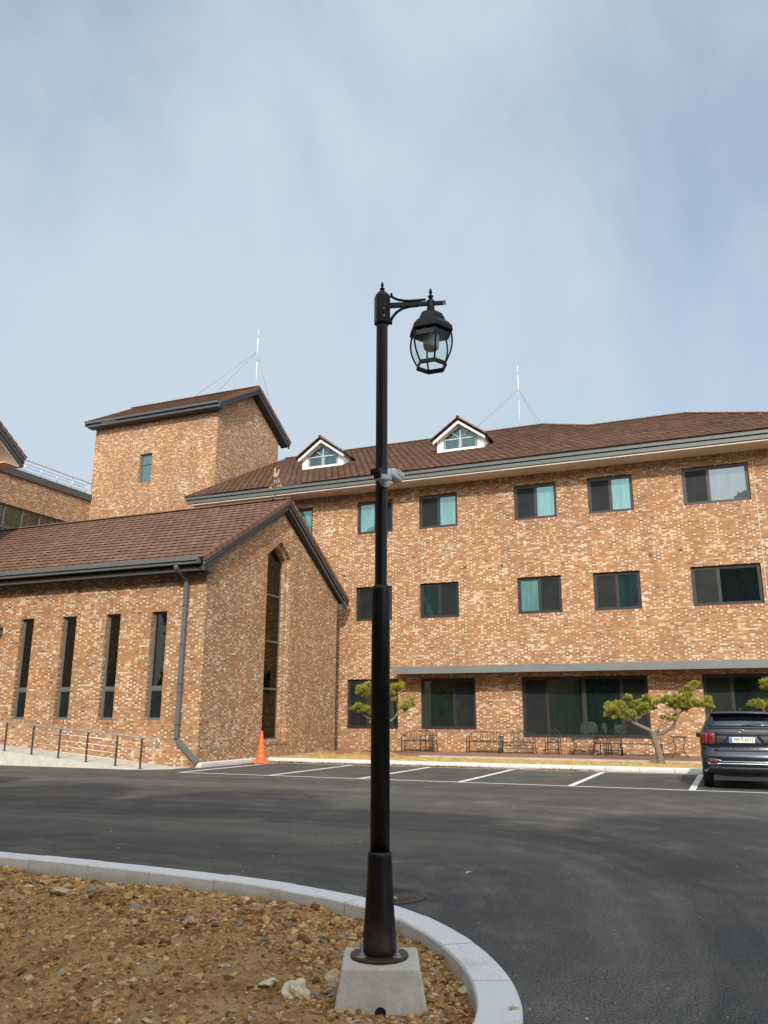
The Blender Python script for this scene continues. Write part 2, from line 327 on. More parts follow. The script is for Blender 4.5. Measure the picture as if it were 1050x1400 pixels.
def granite_mat():
    m, t, p, l = newmat('granite')
    g = N(t, 'ShaderNodeNewGeometry'); P = g.outputs['Position']
    a = noisef(t, P, 190.0, 2.0, .8); b = noisef(t, P, 3.0, 5.0, .6); vor = N(t, 'ShaderNodeTexVoronoi', ins={'Scale': 120.0}); l.new(P, vor.inputs['Vector'])
    c = ramp(t, a, [(.3, (.34, .345, .35)), (.5, (.62, .62, .61)), (.7, (.80, .80, .79))])
    c = mixc(t, mth(t, 'MULTIPLY', ramp(t, b, [(.56, (0, 0, 0)), (.72, (1, 1, 1))]), .45), c, (.44, .38, .28))
    # splash dirt low on the faces
    sp = N(t, 'ShaderNodeSeparateXYZ'); l.new(P, sp.inputs[0])
    low = ramp(t, mth(t, 'ADD', sp.outputs[2], mth(t, 'MULTIPLY', mth(t, 'SUBTRACT', b, .5), .22)), [(.045, (1, 1, 1)), (.10, (0, 0, 0))])
    c = mixc(t, mth(t, 'MULTIPLY', low, .5), c, (.36, .29, .18))
    l.new(c, p.inputs['Base Color']); p.inputs['Roughness'].default_value = .75; bump(t, p, a, .35, .004)
    return m
def concrete_mat(name, col, stain=(.33, .27, .18)):
    m, t, p, l = newmat(name)
    g = N(t, 'ShaderNodeNewGeometry'); P = g.outputs['Position']
    a = noisef(t, P, 5.0, 6.0, .65); b = noisef(t, P, 70.0, 4.0, .7); d = noisef(t, P, 14.0, 5.0, .6)
    c = ramp(t, a, [(.3, tuple(x * .8 for x in col)), (.7, tuple(min(1, x * 1.12) for x in col))])
    c = mixc(t, 1.0, c, ramp(t, b, [(.3, (.85, .85, .85)), (.7, (1.1, 1.1, 1.1))]), 'MULTIPLY')
    c = mixc(t, mth(t, 'MULTIPLY', ramp(t, d, [(.58, (0, 0, 0)), (.72, (1, 1, 1))]), .5), c, stain)
    l.new(c, p.inputs['Base Color']); p.inputs['Roughness'].default_value = .9; bump(t, p, mth(t, 'ADD', b, d), .4, .005)
    return m
BR = brick_mat('brick_wall', .95); SOLD = soldier_mat(); TILE = tile_mat('roof_tile')
FASC = plain('grey_green_metal', (.095, .102, .097), .5, .0, .06, 3.0)
FASC_D = plain('dark_grey_metal', (.060, .066, .066), .5, .0, .06, 3.0)
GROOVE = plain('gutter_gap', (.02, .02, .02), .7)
SOFF = plain('soffit_board', (.60, .50, .41), .7, var=.05, scale=2.)
CANO = plain('canopy_sheet', (.135, .145, .145), .42, var=.08, scale=1.2)
FRAME = plain('bronze_frame', (.022, .021, .019), .40, var=.1)
FRAMEG = plain('grey_frame', (.10, .105, .10), .42, var=.1)
SCREEN = plain('insect_mesh', (.010, .0125, .013), .55, var=.4, scale=2.2, spec=.2)
G_TEAL = glass_mat('sky_teal_glass', (.55, .82, .78), .10, (.095, .20, .19))  # pale teal diffuse stands in for sky mirrored in the panes
G_BLUE = glass_mat('blue_glass', (.62, .70, .74), .10, (.075, .10, .11))
G_MIX = glass_mat('clear_teal_glass', (.50, .70, .70), .26, (.02, .038, .040))
G_GREEN = glass_mat('green_glass', (.42, .54, .50), .20, (.010, .020, .017))
G_DARK = glass_mat('dark_glass', (.9, .85, .78), .02, (.006, .005, .004), .01)
G_GABLE = glass_mat('gable_glass', (.55, .48, .40), .03, (.004, .005, .004), .006)
WHITE = plain('white_render', (.74, .72, .68), .7, var=.05)
ASPH = asphalt_mat(); SOIL = soil_mat(); GRAN = granite_mat()
CONC = concrete_mat('footing_concrete', (.50, .47, .40)); CONC_L = concrete_mat('ramp_concrete', (.52, .49, .43), (.45, .40, .32))
def paint_mat():
    m, t, p, l = newmat('black_paint'); g = N(t, 'ShaderNodeNewGeometry'); sp = N(t, 'ShaderNodeSeparateXYZ'); l.new(g.outputs['Position'], sp.inputs[0])
    a = noisef(t, g.outputs['Position'], 9.0, 6.0, .7); b = noisef(t, g.outputs['Position'], 60.0, 4.0, .7)
    # earth splashed on the foot of the post, thinning out upwards, and a thin dusty bloom above
    low = ramp(t, mth(t, 'SUBTRACT', sp.outputs[2], mth(t, 'MULTIPLY', a, .55)), [(.0, (1, 1, 1)), (.22, (0, 0, 0))])
    f = mth(t, 'ADD', mth(t, 'MULTIPLY', mth(t, 'MULTIPLY', low, b), .35), mth(t, 'MULTIPLY', ramp(t, a, [(.52, (0, 0, 0)), (.75, (1, 1, 1))]), .05))
    l.new(mixc(t, f, (.0050, .0046, .0048), (.22, .16, .09)), p.inputs['Base Color']); l.new(mth(t, 'MULTIPLY_ADD', a, .25, .28), p.inputs['Roughness']); p.inputs['Specular IOR Level'].default_value = .28
    return m
BLACK = paint_mat()
IRON = plain('wrought_iron', (.022, .017, .015), .5, var=.3)
STEEL = plain('stainless', (.55, .54, .52), .35, .7, .1)
DSTEEL = plain('post_steel', (.10, .09, .08), .45, .6, .2)
ZINC = plain('galvanised', (.38, .38, .37), .45, .7, .15, 40)
GOLD = plain('gold_paint', (.55, .38, .10), .35, .6, .1)
PAINT_W = concrete_mat('road_paint', (.66, .66, .63), (.30, .30, .29))

# ------------------------------------------------------------------ plane mapping: 'F' faces -Y at y=c, 'R' faces +X at x=c ; d is the depth inwards
def PT(pl, a, z, d=0.0):
    k, c = pl
    return (a, c + d, z) if k == 'F' else (c - d, a, z)
def pbox(mb, pl, a0, a1, z0, z1, d0, d1):
    mb.hexa([PT(pl, a0, z0, d0), PT(pl, a1, z0, d0), PT(pl, a1, z0, d1), PT(pl, a0, z0, d1), PT(pl, a0, z1, d0), PT(pl, a1, z1, d0), PT(pl, a1, z1, d1), PT(pl, a0, z1, d1)])
def wall_rect(mb, pl, a0, a1, z0, z1, holes, depth):
    A = sorted({a0, a1} | {h[0] for h in holes} | {h[1] for h in holes}); Z = sorted({z0, z1} | {h[2] for h in holes} | {h[3] for h in holes})
    for i in range(len(A) - 1):
        for j in range(len(Z) - 1):
            ca = (A[i] + A[i + 1]) / 2; cz = (Z[j] + Z[j + 1]) / 2
            if any(h[0] < ca < h[1] and h[2] < cz < h[3] for h in holes): continue
            mb.face([PT(pl, A[i], Z[j]), PT(pl, A[i + 1], Z[j]), PT(pl, A[i + 1], Z[j + 1]), PT(pl, A[i], Z[j + 1])])
    for h in holes: reveal(mb, pl, [(h[0], h[2]), (h[1], h[2]), (h[1], h[3]), (h[0], h[3])], depth)
def reveal(mb, pl, poly, depth):
    n = len(poly)
    for i in range(n):
        p, q = poly[i], poly[(i + 1) % n]
        mb.face([PT(pl, *p), PT(pl, *p, depth), PT(pl, *q, depth), PT(pl, *q)])
def wall_poly(mb, pl, outer, holes, depth):
    loops = [[Vector((a, z, 0)) for a, z in outer]] + [[Vector((a, z, 0)) for a, z in h] for h in holes]
    flat = [p for lp in loops for p in lp]
    for tri in tessellate_polygon(loops): mb.face([PT(pl, flat[i].x, flat[i].y) for i in tri])
    for h in holes: reveal(mb, pl, h, depth)
def window(parent, pl, a0, a1, z0, z1, cols, rec=.10, fw=.07, fmat=None, sill=True, transom=None, label=None, thick=None):
    """cols: list of (width fraction, material, is_screen)"""
    fmat = fmat or FRAME
    f = MB(); d0, d1 = rec, rec + .09
    pbox(f, pl, a0, a1, z0, z0 + fw, d0, d1); pbox(f, pl, a0, a1, z1 - fw, z1, d0, d1)
    pbox(f, pl, a0, a0 + fw, z0 + fw, z1 - fw, d0, d1); pbox(f, pl, a1 - fw, a1, z0 + fw, z1 - fw, d0, d1)
    ia0, ia1, iz0, iz1 = a0 + fw, a1 - fw, z0 + fw, z1 - fw
    x = ia0; tot = sum(c[0] for c in cols); panes = []
    for i, c in enumerate(cols):
        w = (ia1 - ia0) * c[0] / tot; s = .035; dd = .012 + .018 * (i % 2)
        if i: 
            mw = thick[i - 1] if thick else .028
            pbox(f, pl, x - mw, x + mw, iz0, iz1, d0 + .004, d1 - .004)
        q0, q1 = x + (.028 if i else 0), x + w - (.028 if i < len(cols) - 1 else 0)
        pbox(f, pl, q0, q1, iz0, iz0 + s, d0 + dd, d1 - .01); pbox(f, pl, q0, q1, iz1 - s, iz1, d0 + dd, d1 - .01)
        pbox(f, pl, q0, q0 + s, iz0 + s, iz1 - s, d0 + dd, d1 - .01); pbox(f, pl, q1 - s, q1, iz0 + s, iz1 - s, d0 + dd, d1 - .01)
        panes.append((q0 + s, q1 - s, iz0 + s, iz1 - s, c, dd)); x += w
    if transom: pbox(f, pl, ia0, ia1, transom - .05, transom + .05, d0 - .006, d1)
    fo = f.build('window', fmat, parent)
    if label: fo['label'] = label
    for q0, q1, y0, y1, c, dd in panes:
        g = MB()
        pbox(g, pl, q0, q1, y0, y1, d0 + dd + .022, d0 + dd + .034); g.build('insect_screen' if c[2] else 'pane', c[1], fo)
    if sill:
        sm = MB(); pbox(sm, pl, a0 - .06, a1 + .06, z0 - .10, z0 - .002, -.012, rec - .002); sm.build('sill', SOLD, fo)
    return fo
# ------------------------------------------------------------------ roofs
def tile_slope(mb, O, ua, us, S_, left, right, d=.37, w=.34, t=.052):
    O = Vector(O); ua = Vector(ua).normalized(); us = Vector(us).normalized(); nn = ua.cross(us).normalized()
    if nn.z < 0: nn = -nn
    k = 0; rr = random.Random(3)
    while k * d < S_ - 1e-6:
        s0, s1 = k * d, min(S_, (k + 1) * d); st = (k % 2) * .5 * w
        l0, r0, l1, r1 = left(s0), right(s0), left(s1), right(s1)
        i = floor((min(l0, l1) - st) / w)
        while st + i * w < max(r0, r1):
            a, b = st + i * w, st + (i + 1) * w
            A0, B0 = max(a, l0), min(b, r0); A1, B1 = max(a, l1), min(b, r1)
            if B0 > A0 or B1 > A1:
                if B0 < A0: A0 = B0 = max(min((A0 + B0) / 2, r0), l0)
                if B1 < A1: A1 = B1 = max(min((A1 + B1) / 2, r1), l1)
                j = rr.uniform(-.004, .004); t0 = t + j; t1 = t + j - .013
                P = lambda a_, s_, h: O + ua * a_ + us * s_ + nn * h
                uvp = lambda u_, v_: (i + u_ + .25, k + v_ + .25)
                uv = [uvp(0, 0), uvp(.4, 0), uvp(.4, .4), uvp(0, .4)]
                sn = s0 - .035
                mb.face([P(A0, sn, t0), P(B0, sn, t1), P(B1, s1, .004), P(A1, s1, .012)], uv)
                mb.face([P(A0, sn, t0 - .014), P(B0, sn, t1 - .014), P(B0, sn, t1), P(A0, sn, t0)], uv)
                mb.face([P(A0, s0, t0 - .020), P(B0, s0, t1 - .020), P(B0, sn, t1 - .014), P(A0, sn, t0 - .014)], uv)
                mb.face([P(A0, s0, -.01), P(B0, s0, -.01), P(B0, s0, t1 - .020), P(A0, s0, t0 - .020)], uv)
                if B0 > A0: mb.face([P(A0, s0, 0), P(A0, s0, t0), P(A1, s1, .018), P(A1, s1, 0)], uv)
            i += 1
        k += 1
def cap_line(mb, p, q, r=.09, seg=.33):
    p = Vector(p); q = Vector(q); L = (q - p).length; n = max(1, int(L / seg)); t = (q - p) / L
    side = t.cross(Vector((0, 0, 1))).normalized(); up = side.cross(t).normalized()
    for i in range(n):
        a = p + t * (L * i / n - .02); b = p + t * (L * (i + 1) / n)
        ring = lambda c, R: [c + side * (R * cos(x)) + up * (R * .75 * sin(x) + .01) for x in [pi * j / 6 for j in range(7)]]
        ra, rb = ring(a, r * 1.12), ring(b, r * .95); uv = [(i + .3, 77.3)] * 4
        for j in range(6): mb.face([ra[j], ra[j + 1], rb[j + 1], rb[j]], uv, False)
        mb.face(ra, [(i + .3, 77.3)] * 7)
def verge(mb, x0, x1, y0, z0, y1, z1, d=.37):
    """stepped edge tiles along a rake from eave (y0,z0) to ridge (y1,z1)"""
    L = sqrt((y1 - y0) ** 2 + (z1 - z0) ** 2); n = int(L / d); ty, tz = (y1 - y0) / L, (z1 - z0) / L; ny, nz = -tz, ty
    if nz < 0: ny, nz = -ny, -nz
    for i in range(n + 1):
        s0, s1 = i * d, min(L, (i + 1) * d + .03)
        if s1 - s0 < .05: continue
        ps = [(y0 + ty * s + ny * h, z0 + tz * s + nz * h) for s, h in ((s0, -.11), (s1, -.11), (s1, .035), (s0, .075))]
        mb.prism([(x0, y, z) for y, z in ps], (x1 - x0, 0, 0))
def rake_board(mb, xa, xb, y0, z0, y1, z1, top, h):
    mb.prism([(xa, y0, z0 - top), (xa, y1, z1 - top), (xa, y1, z1 - top - h), (xa, y0, z0 - top - h)], (xb - xa, 0, 0))

# ================================================================== GROUND
g = MB(); g.box((-900, -900, -.9), (900, 900, -.05)); struct(g, 'ground', plain('earth', (.16, .13, .09), .95))
g = MB(); g.face([(-60, -60, 0), (60, -60, 0), (60, 26.5, 0), (-60, 26.5, 0)]); struct(g, 'parking_asphalt', ASPH)
# painted lines
g = MB(); Z = .004
def stripe(x0, y0, x1, y1, w):
    dx, dy = x1 - x0, y1 - y0; L = sqrt(dx * dx + dy * dy); nx, ny = -dy / L * w / 2, dx / L * w / 2
    n = max(1, int(L / .5))
    for i in range(n):
        a, b = i / n, (i + 1) / n
        g.face([(x0 + dx * a - nx, y0 + dy * a - ny, Z), (x0 + dx * b - nx, y0 + dy * b - ny, Z), (x0 + dx * b + nx, y0 + dy * b + ny, Z), (x0 + dx * a + nx, y0 + dy * a + ny, Z)])
stripe(-15.1, 20.55, 9.0, 20.55, .12)
for x in (-15.05, -12.07, -9.3, -6.54, -3.77, -1.02, 1.75, 4.5): stripe(x, 20.62, x, 26.05, .15)
stripe(-15.1, 26.12, 9.0, 26.12, .10)
struct(g, 'parking_lines', PAINT_W)
# far kerb, bed and patio
g = MB()
for i in range(26): g.box((-15.75 + i * 1.0, 26.5, -.02), (-15.75 + i * 1.0 + .992, 26.72, .15))
for i in range(4): g.box((-16.0 + .004, 22.62 + i * .98, -.02), (-15.76, 22.62 + i * .98 + .972, .15))
struct(g, 'kerb', GRAN, bevel=.012)
g = MB(); g.box((-15.98, 26.6, -.04), (30, 29.8, .14))
struct(g, 'flower_bed', island_mat('bed_earth', [(0, (.46, .32, .12)), (1, (.46, .32, .12))], bs=.8, bscale=14., pscale=9.))
g = MB(); g.box((-15.98, 29.8, -.04), (30, 33.79, .19)); 
struct(g, 'patio', plain('patio_paver', (.22, .12, .08), .9, var=.25, scale=20))
g = MB(); 
for i in range(34): g.box((-11.0 + i * .6, 29.68, -.02), (-11.0 + i * .6 + .595, 29.8, .20))
struct(g, 'patio_edging', concrete_mat('edging', (.38, .35, .30)))

# ================================================================== MAIN BUILDING
VM = 33.8
mb_loc = (-5, VM, 0)
main = thing('main_building', 'long three storey brick building with brown tiled roof behind the parking bays', 'building', mb_loc)
F = ('F', VM)
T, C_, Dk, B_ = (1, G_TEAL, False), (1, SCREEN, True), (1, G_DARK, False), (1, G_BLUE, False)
def fr(c, w): return (w, c[1], c[2])
GG = (1, G_GREEN, False); B_K = (1, glass_mat('black_glass', (.4, .45, .45), .10, (.006, .009, .009)), False)
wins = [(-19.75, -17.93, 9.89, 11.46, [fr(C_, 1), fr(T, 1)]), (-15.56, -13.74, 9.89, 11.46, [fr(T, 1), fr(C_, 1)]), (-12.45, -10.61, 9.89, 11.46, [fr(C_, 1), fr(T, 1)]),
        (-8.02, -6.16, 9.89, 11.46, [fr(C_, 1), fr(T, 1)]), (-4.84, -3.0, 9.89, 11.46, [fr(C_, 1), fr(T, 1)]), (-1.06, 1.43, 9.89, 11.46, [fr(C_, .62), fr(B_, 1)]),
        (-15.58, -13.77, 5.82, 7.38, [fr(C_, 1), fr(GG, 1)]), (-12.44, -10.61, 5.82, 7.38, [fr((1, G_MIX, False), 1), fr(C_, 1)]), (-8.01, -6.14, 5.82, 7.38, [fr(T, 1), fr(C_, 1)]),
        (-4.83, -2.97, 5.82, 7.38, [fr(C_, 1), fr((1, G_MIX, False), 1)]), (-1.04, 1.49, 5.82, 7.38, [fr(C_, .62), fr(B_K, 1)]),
        (-15.96, -13.48, 1.08, 3.22, [fr(C_, .62), fr(GG, 1)]), (-12.43, -9.96, 1.08, 3.22, [fr(GG, 1), fr(C_, .62)]),
        (-7.98, -2.98, .80, 3.22, [fr(C_, .75), fr(GG, 1.2), fr(GG, 1.2), fr(C_, .75)]), (-.97, 4.0, .80, 3.22, [fr(C_, .75), fr(GG, 1.2), fr(GG, 1.2), fr(C_, .75)])]
m = MB()
wall_rect(m, F, -24.7, 5.3, 0, 12.0, [w[:4] for w in wins], .2)
m.face([(5.3, VM, 0), (5.3, 47, 0), (5.3, 47, 12), (5.3, VM, 12)]); m.face([(-24.7, VM, 0), (-24.7, 47, 0), (-24.7, 47, 12), (-24.7, VM, 12)])
m.face([(-24.7, 47, 0), (5.3, 47, 0), (5.3, 47, 12), (-24.7, 47, 12)])
m.build('wall', BR, main, fixn=False)
for k, w in enumerate(wins):
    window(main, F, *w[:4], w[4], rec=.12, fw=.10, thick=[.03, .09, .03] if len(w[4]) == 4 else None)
m = MB(); m.box((-24.7, 33.6, -1), (-24.69, 33.61, -.99))
# soffit and fascia
m = MB(); m.box((-24.3, 32.72, 11.90), (6.0, 33.8 + .02, 11.96)); m.build('soffit', SOFF, main)
m = MB(); m.box((-24.55, 32.66, 11.97), (6.05, 32.80, 12.13)); m.box((-24.62, 32.60, 12.165), (6.1, 32.76, 12.34))
m.box((-24.3, 32.80, 11.965), (-24.15, 35.2, 12.3)); m.build('fascia', FASC, main, bevel=.008)
m = MB(); m.box((-24.58, 32.69, 12.13), (6.05, 32.78, 12.165)); m.build('fascia_shadow_line', GROOVE, main)  # near-black strip drawn in as the shadow line between the two bands
PI_ = .5; sl = sqrt(1 + PI_ ** 2)
EY, EZ = 32.55, 12.34
def rightX(s):
    v = EY + s / sl
    if v < 39.55: return 6.15 - (v - EY)
    return min(6.15 - (v - EY), -5.4 - (v - 39.55) * .95)
m = MB(); tile_slope(m, (0, EY, EZ), (1, 0, 0), (0, 1, PI_), (42.6 - EY) * sl, lambda s: -24.62, rightX)
ZR = EZ + PI_ * (42.6 - EY); Z2 = EZ + PI_ * (39.55 - EY)
m.face([(-24.62, 42.6, ZR), (-8.3, 42.6, ZR), (-8.3, 52.6, EZ), (-24.62, 52.6, EZ)], [(3.3, 3.3)] * 4)
m.face([(-8.3, 42.6, ZR), (-5.4, 39.55, Z2), (-5.4, 52.6, EZ), (-8.3, 52.6, EZ)], [(3.3, 3.3)] * 4)
m.face([(-5.4, 39.55, Z2), (-.85, 39.55, Z2), (-.85, 46.6, EZ), (-5.4, 46.6, EZ)], [(3.3, 3.3)] * 4)
m.face([(-.85, 39.55, Z2), (6.15, EY, EZ), (6.15, 46.6, EZ), (-.85, 46.6, EZ)], [(3.3, 3.3)] * 4)
cap_line(m, (-24.6, 42.6, ZR + .02), (-8.3, 42.6, ZR + .02)); cap_line(m, (-8.3, 42.6, ZR + .02), (-5.4, 39.55, Z2 + .02))
cap_line(m, (-5.4, 39.55, Z2 + .02), (-.85, 39.55, Z2 + .02)); cap_line(m, (-.85, 39.55, Z2 + .02), (6.15, EY, EZ + .03))
m.build('roof', TILE, main, fixn=False)
# canopy over the ground floor
m = MB(); m.prism([(-13.45, 32.7, 3.66), (6, 32.7, 3.66), (6, 32.7, 3.36), (-13.10, 32.7, 3.36)], (0, .03, 0))
m.prism([(-13.43, 32.73, 3.64), (6, 32.73, 3.64), (6, 33.79, 3.70), (-13.43, 33.79, 3.70)], (0, 0, .02)); m.box((-13.08, 32.73, 3.37), (6, 33.79, 3.41))
m.build('canopy', CANO, main)
m = MB(); pbox(m, F, 1.60, 1.615, 3.75, 11.9, -.004, .01); m.build('expansion_joint', plain('joint_sealant', (.55, .5, .44), .7), main)
# dormers
def dormer(xc, lab):
    y = 36.8; zb = EZ + PI_ * (y - EY) - .02; hw = 1.22
    yb = 39.9
    m = MB()
    hole = [(xc - .92, zb + .12), (xc + .92, zb + .12), (xc + .92, zb + .70), (xc + .50, zb + 1.04), (xc, zb + 1.30), (xc - .50, zb + 1.04), (xc - .92, zb + .70)]
    wall_poly(m, ('F', y), [(xc - hw, zb), (xc + hw, zb), (xc + hw, zb + .72), (xc, zb + 1.50), (xc - hw, zb + .72)], [hole], .08)
    for s in (-1, 1): m.face([(xc + s * hw, y, zb), (xc + s * hw, y, zb + .72), (xc + s * hw, y + 1.6, zb + .76), (xc + s * hw, y + 1.6, zb)])
    # raised bargeboards
    for s in (-1, 1):
        m.prism([(xc + s * 1.34, y - .28, zb + .55), (xc, y - .28, zb + 1.52), (xc, y - .28, zb + 1.36), (xc + s * 1.34, y - .28, zb + .40)], (0, .05, 0))
        m.prism([(xc + s * 1.32, y - .23, zb + .54), (xc, y - .23, zb + 1.49), (xc, y + .02, zb + 1.49), (xc + s * 1.32, y + .02, zb + .54)], (0, 0, -.03))
    d = m.build('dormer', WHITE, main, fixn=False); d['label'] = lab
    r = MB()
    for s in (-1, 1):
        us = Vector((-s * 1.42, 0, 1.02)); L = us.length
        def lim(sv, s=s): return 0.0
        # slope runs back until it dies into the main roof
        def back(sv, s=s, L=L):
            z = zb + .60 + 1.02 * sv / L; return max(.1, (z - EZ) / PI_ + EY - (y - .36) + .1)
        tile_slope(r, (xc + s * 1.42, y - .36, zb + .60), (0, 1, 0), us, L, lim, back, d=.30, w=.30, t=.03)
    cap_line(r, (xc, y - .42, zb + 1.65), (xc, (zb + 1.6 - EZ) / PI_ + EY, zb + 1.65), .08)
    for s in (-1, 1): cap_line(r, (xc + s * 1.42, y - .34, zb + .58), (xc, y - .34, zb + 1.60), .10, .25)
    r.build('dormer_roof', TILE, d, fixn=False)
    f = MB(); pl = ('F', y); zz = zb + .14
    n = len(hole)
    for i in range(n):
        p, q = hole[i], hole[(i + 1) % n]; cx, cz = xc, zb + .6
        sh = lambda a: (a[0] + (cx - a[0]) * .07, a[1] + (cz - a[1]) * .09)
        P2, Q2 = sh(p), sh(q)
        f.prism([PT(pl, *p, .03), PT(pl, *q, .03), PT(pl, *Q2, .03), PT(pl, *P2, .03)], (0, .05, 0))
    pbox(f, pl, xc - .025, xc + .025, zz, zb + 1.18, .025, .07); pbox(f, pl, xc - .86, xc + .86, zb + .63, zb + .68, .027, .07)
    for s in (-1, 1): f.tube([(xc, y + .045, zb + .66), (xc + s * .50, y + .045, zb + 1.04)], .022, 4)
    for s in (-1, 1):
        for a0, a1 in ((.07, .80),): 
            pbox(f, pl, xc + s * a0 - .012, xc + s * a0 + .012, zz + .04, zb + .60, .03, .06); pbox(f, pl, xc + s * a1 - .012, xc + s * a1 + .012, zz + .04, zb + .60, .03, .06)
    f.build('dormer_frame', plain('pale_grey_frame', (.42, .44, .42), .5), d)
    gm = MB(); gm.prism([PT(pl, *p, .06) for p in hole], (0, .02, 0)); gm.build('dormer_glass', glass_mat('dormer_glass', (.42, .58, .62), .08, (.022, .045, .052)), d)
dormer(-19.0, 'white gabled dormer on the left of the roof'); dormer(-11.33, 'white gabled dormer on the right of the roof')
# small vents through the wall
for x, z in ((-16.17, 7.98), (-10.3, 7.99), (-8.62, 7.97), (-2.51, 7.98), (-1.33, 8.1)):
    m = MB(); m.tube([(x, VM - .05, z), (x, VM + .02, z)], .045, 10); m.build('vent_pipe', plain('vent', (.08, .03, .02), .6), main)

# ================================================================== GABLED WING in front
U0, V0, V1, VMID = -16.0, 22.7, 32.7, 27.65
wing = thing('gabled_hall', 'single storey light brown brick hall with tall narrow windows and pointed gable facing the lawn', 'building', (-20, V0, 0))
wing['label'] = 'lower brick hall with tall narrow windows and pointed gable end at the left'
FA = ('F', V0); RA = ('R', U0)
aw = [(-24.17, -23.54), (-22.17, -21.52), (-20.18, -19.54), (-18.2, -17.55)]
m = MB(); wall_rect(m, FA, -33.2, U0, 0, 6.62, [(a, b, 1.46, 5.08) for a, b in aw], .3)
ZE, ZA, PA = 6.62, 9.93, .598
hole = [(26.6, .68), (28.4, .68), (28.4, 7.76), (27.6, 8.36), (26.6, 7.68)]
def zroof(v): return 6.70 + PA * (v - 22.08) if v < VMID else 6.70 + PA * (33.22 - v)
wall_poly(m, RA, [(V0, 0), (V1, 0), (V1, zroof(V1) - .06), (VMID, zroof(VMID) - .06), (V0, zroof(V0) - .06)], [hole], .18)
hi = [(26.72, .74), (28.28, .74), (28.28, 7.70), (27.59, 8.22), (26.72, 7.62)]
# second step of the reveal
n = 5
for i in range(n):
    j = (i + 1) % n
    m.face([PT(RA, *hole[i], .18), PT(RA, *hi[i], .18), PT(RA, *hi[j], .18), PT(RA, *hole[j], .18)])
    m.face([PT(RA, *hi[i], .18), PT(RA, *hi[i], .42), PT(RA, *hi[j], .42), PT(RA, *hi[j], .18)])
m.face([(U0, V1, 0), (-24.7, V1, 0), (-24.7, V1, 6.7), (U0, V1, 6.7)])
m.build('wall', BR, wing, fixn=False)
for a, b in aw:
    window(wing, FA, a, b, 1.46, 2.50, [(1, SCREEN, True)], rec=.15, fw=.05, fmat=FRAMEG, sill=True)
    window(wing, FA, a, b, 2.50, 5.08, [(1, G_DARK, False)], rec=.15, fw=.045, fmat=FRAMEG, sill=False)
# gable window
f = MB()
for i in range(n):
    j = (i + 1) % n; cx, cz = 27.5, 4.3
    sh = lambda a: (a[0] + (.055 if a[0] < cx else -.055), a[1] + (.06 if a[1] < cz else -.06)) if a is not hi[3] else (a[0], a[1] - .07)
    f.prism([PT(RA, *hi[i], .36), PT(RA, *hi[j], .36), PT(RA, *sh(hi[j]), .36), PT(RA, *sh(hi[i]), .36)], (-.06, 0, 0))
for z in (2.62, 4.42, 6.22): pbox(f, RA, 26.76, 28.24, z - .035, z + .035, .355, .42)
gw = f.build('gable_window', FRAMEG, wing)
zz = [.8, 2.58, 2.66, 4.38, 4.46, 6.18, 6.26]
for z0, z1 in ((.78, 2.585), (2.655, 4.385), (4.455, 6.185)):
    q = MB(); pbox(q, RA, 26.77, 28.23, z0, z1, .385, .40); q.build('pane', G_GABLE, gw)
q = MB(); q.prism([PT(RA, a, z, .385) for a, z in ((26.77, 6.255), (28.23, 6.255), (28.23, 7.66), (27.59, 8.15), (26.77, 7.58))], (-.015, 0, 0)); q.build('pane', G_GABLE, gw)
q = MB(); pbox(q, RA, 26.52, 28.48, .58, .675, -.03, .17); q.build('sill', SOLD, gw)
# roof
m = MB(); XR = -15.72
slA = sqrt(1 + PA ** 2)
tile_slope(m, (0, 22.0, 6.70), (1, 0, 0), (0, 1, PA), (VMID - 22.0) * slA, lambda s: -33.2, lambda s: XR)
tile_slope(m, (0, 33.3, 6.70), (1, 0, 0), (0, -1, PA), (33.3 - VMID) * slA, lambda s: -33.2, lambda s: XR)
cap_line(m, (-33.2, VMID, 6.70 + PA * (VMID - 22) + .03), (XR + .1, VMID, 6.70 + PA * (VMID - 22) + .03))
verge(m, XR - .05, XR + .07, 22.0, 6.70, VMID, 6.70 + PA * (VMID - 22)); verge(m, XR - .05, XR + .07, 33.3, 6.70, VMID, 6.70 + PA * (VMID - 22))
m.build('roof', TILE, wing, fixn=False)
m = MB(); zt = 6.70 + PA * (VMID - 22)
for y0 in (22.05, 33.25):
    rake_board(m, XR - .04, XR + .04, y0, 6.66, VMID, zt - .04, .08, .13); rake_board(m, XR - .10, XR - .02, y0 + (.05 if y0 < 25 else -.05), 6.66, VMID, zt - .04, .235, .13)
    m.prism([(XR - .05, y0 + (.1 if y0 < 25 else -.1), 6.45), (XR - .05, y0 + (.75 if y0 < 25 else -.55), 6.50), (XR - .05, y0 + (.75 if y0 < 25 else -.55), 6.28), (XR - .05, y0 + (.1 if y0 < 25 else -.1), 6.34)], (-.22, 0, 0))
m.build('bargeboard', FASC_D, wing, bevel=.006)
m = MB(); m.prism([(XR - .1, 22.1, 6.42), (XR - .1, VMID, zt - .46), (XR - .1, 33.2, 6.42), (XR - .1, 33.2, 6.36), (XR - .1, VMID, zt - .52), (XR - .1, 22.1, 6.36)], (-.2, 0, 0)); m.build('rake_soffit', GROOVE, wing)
m = MB(); m.box((-33.2, 21.86, 6.60), (XR - .12, 22.04, 6.635)); m.box((-33.2, 21.84, 6.60), (XR - .12, 21.87, 6.76)); m.box((-33.2, 21.90, 6.50), (XR - .12, 22.06, 6.60)); m.box((XR - .14, 21.85, 6.5), (XR - .11, 22.06, 6.75))
m.build('gutter', FASC, wing, bevel=.006)
m = MB(); m.box((-33.2, 22.12, 6.30), (XR - .15, 22.20, 6.43)); m.build('fascia', FASC_D, wing)
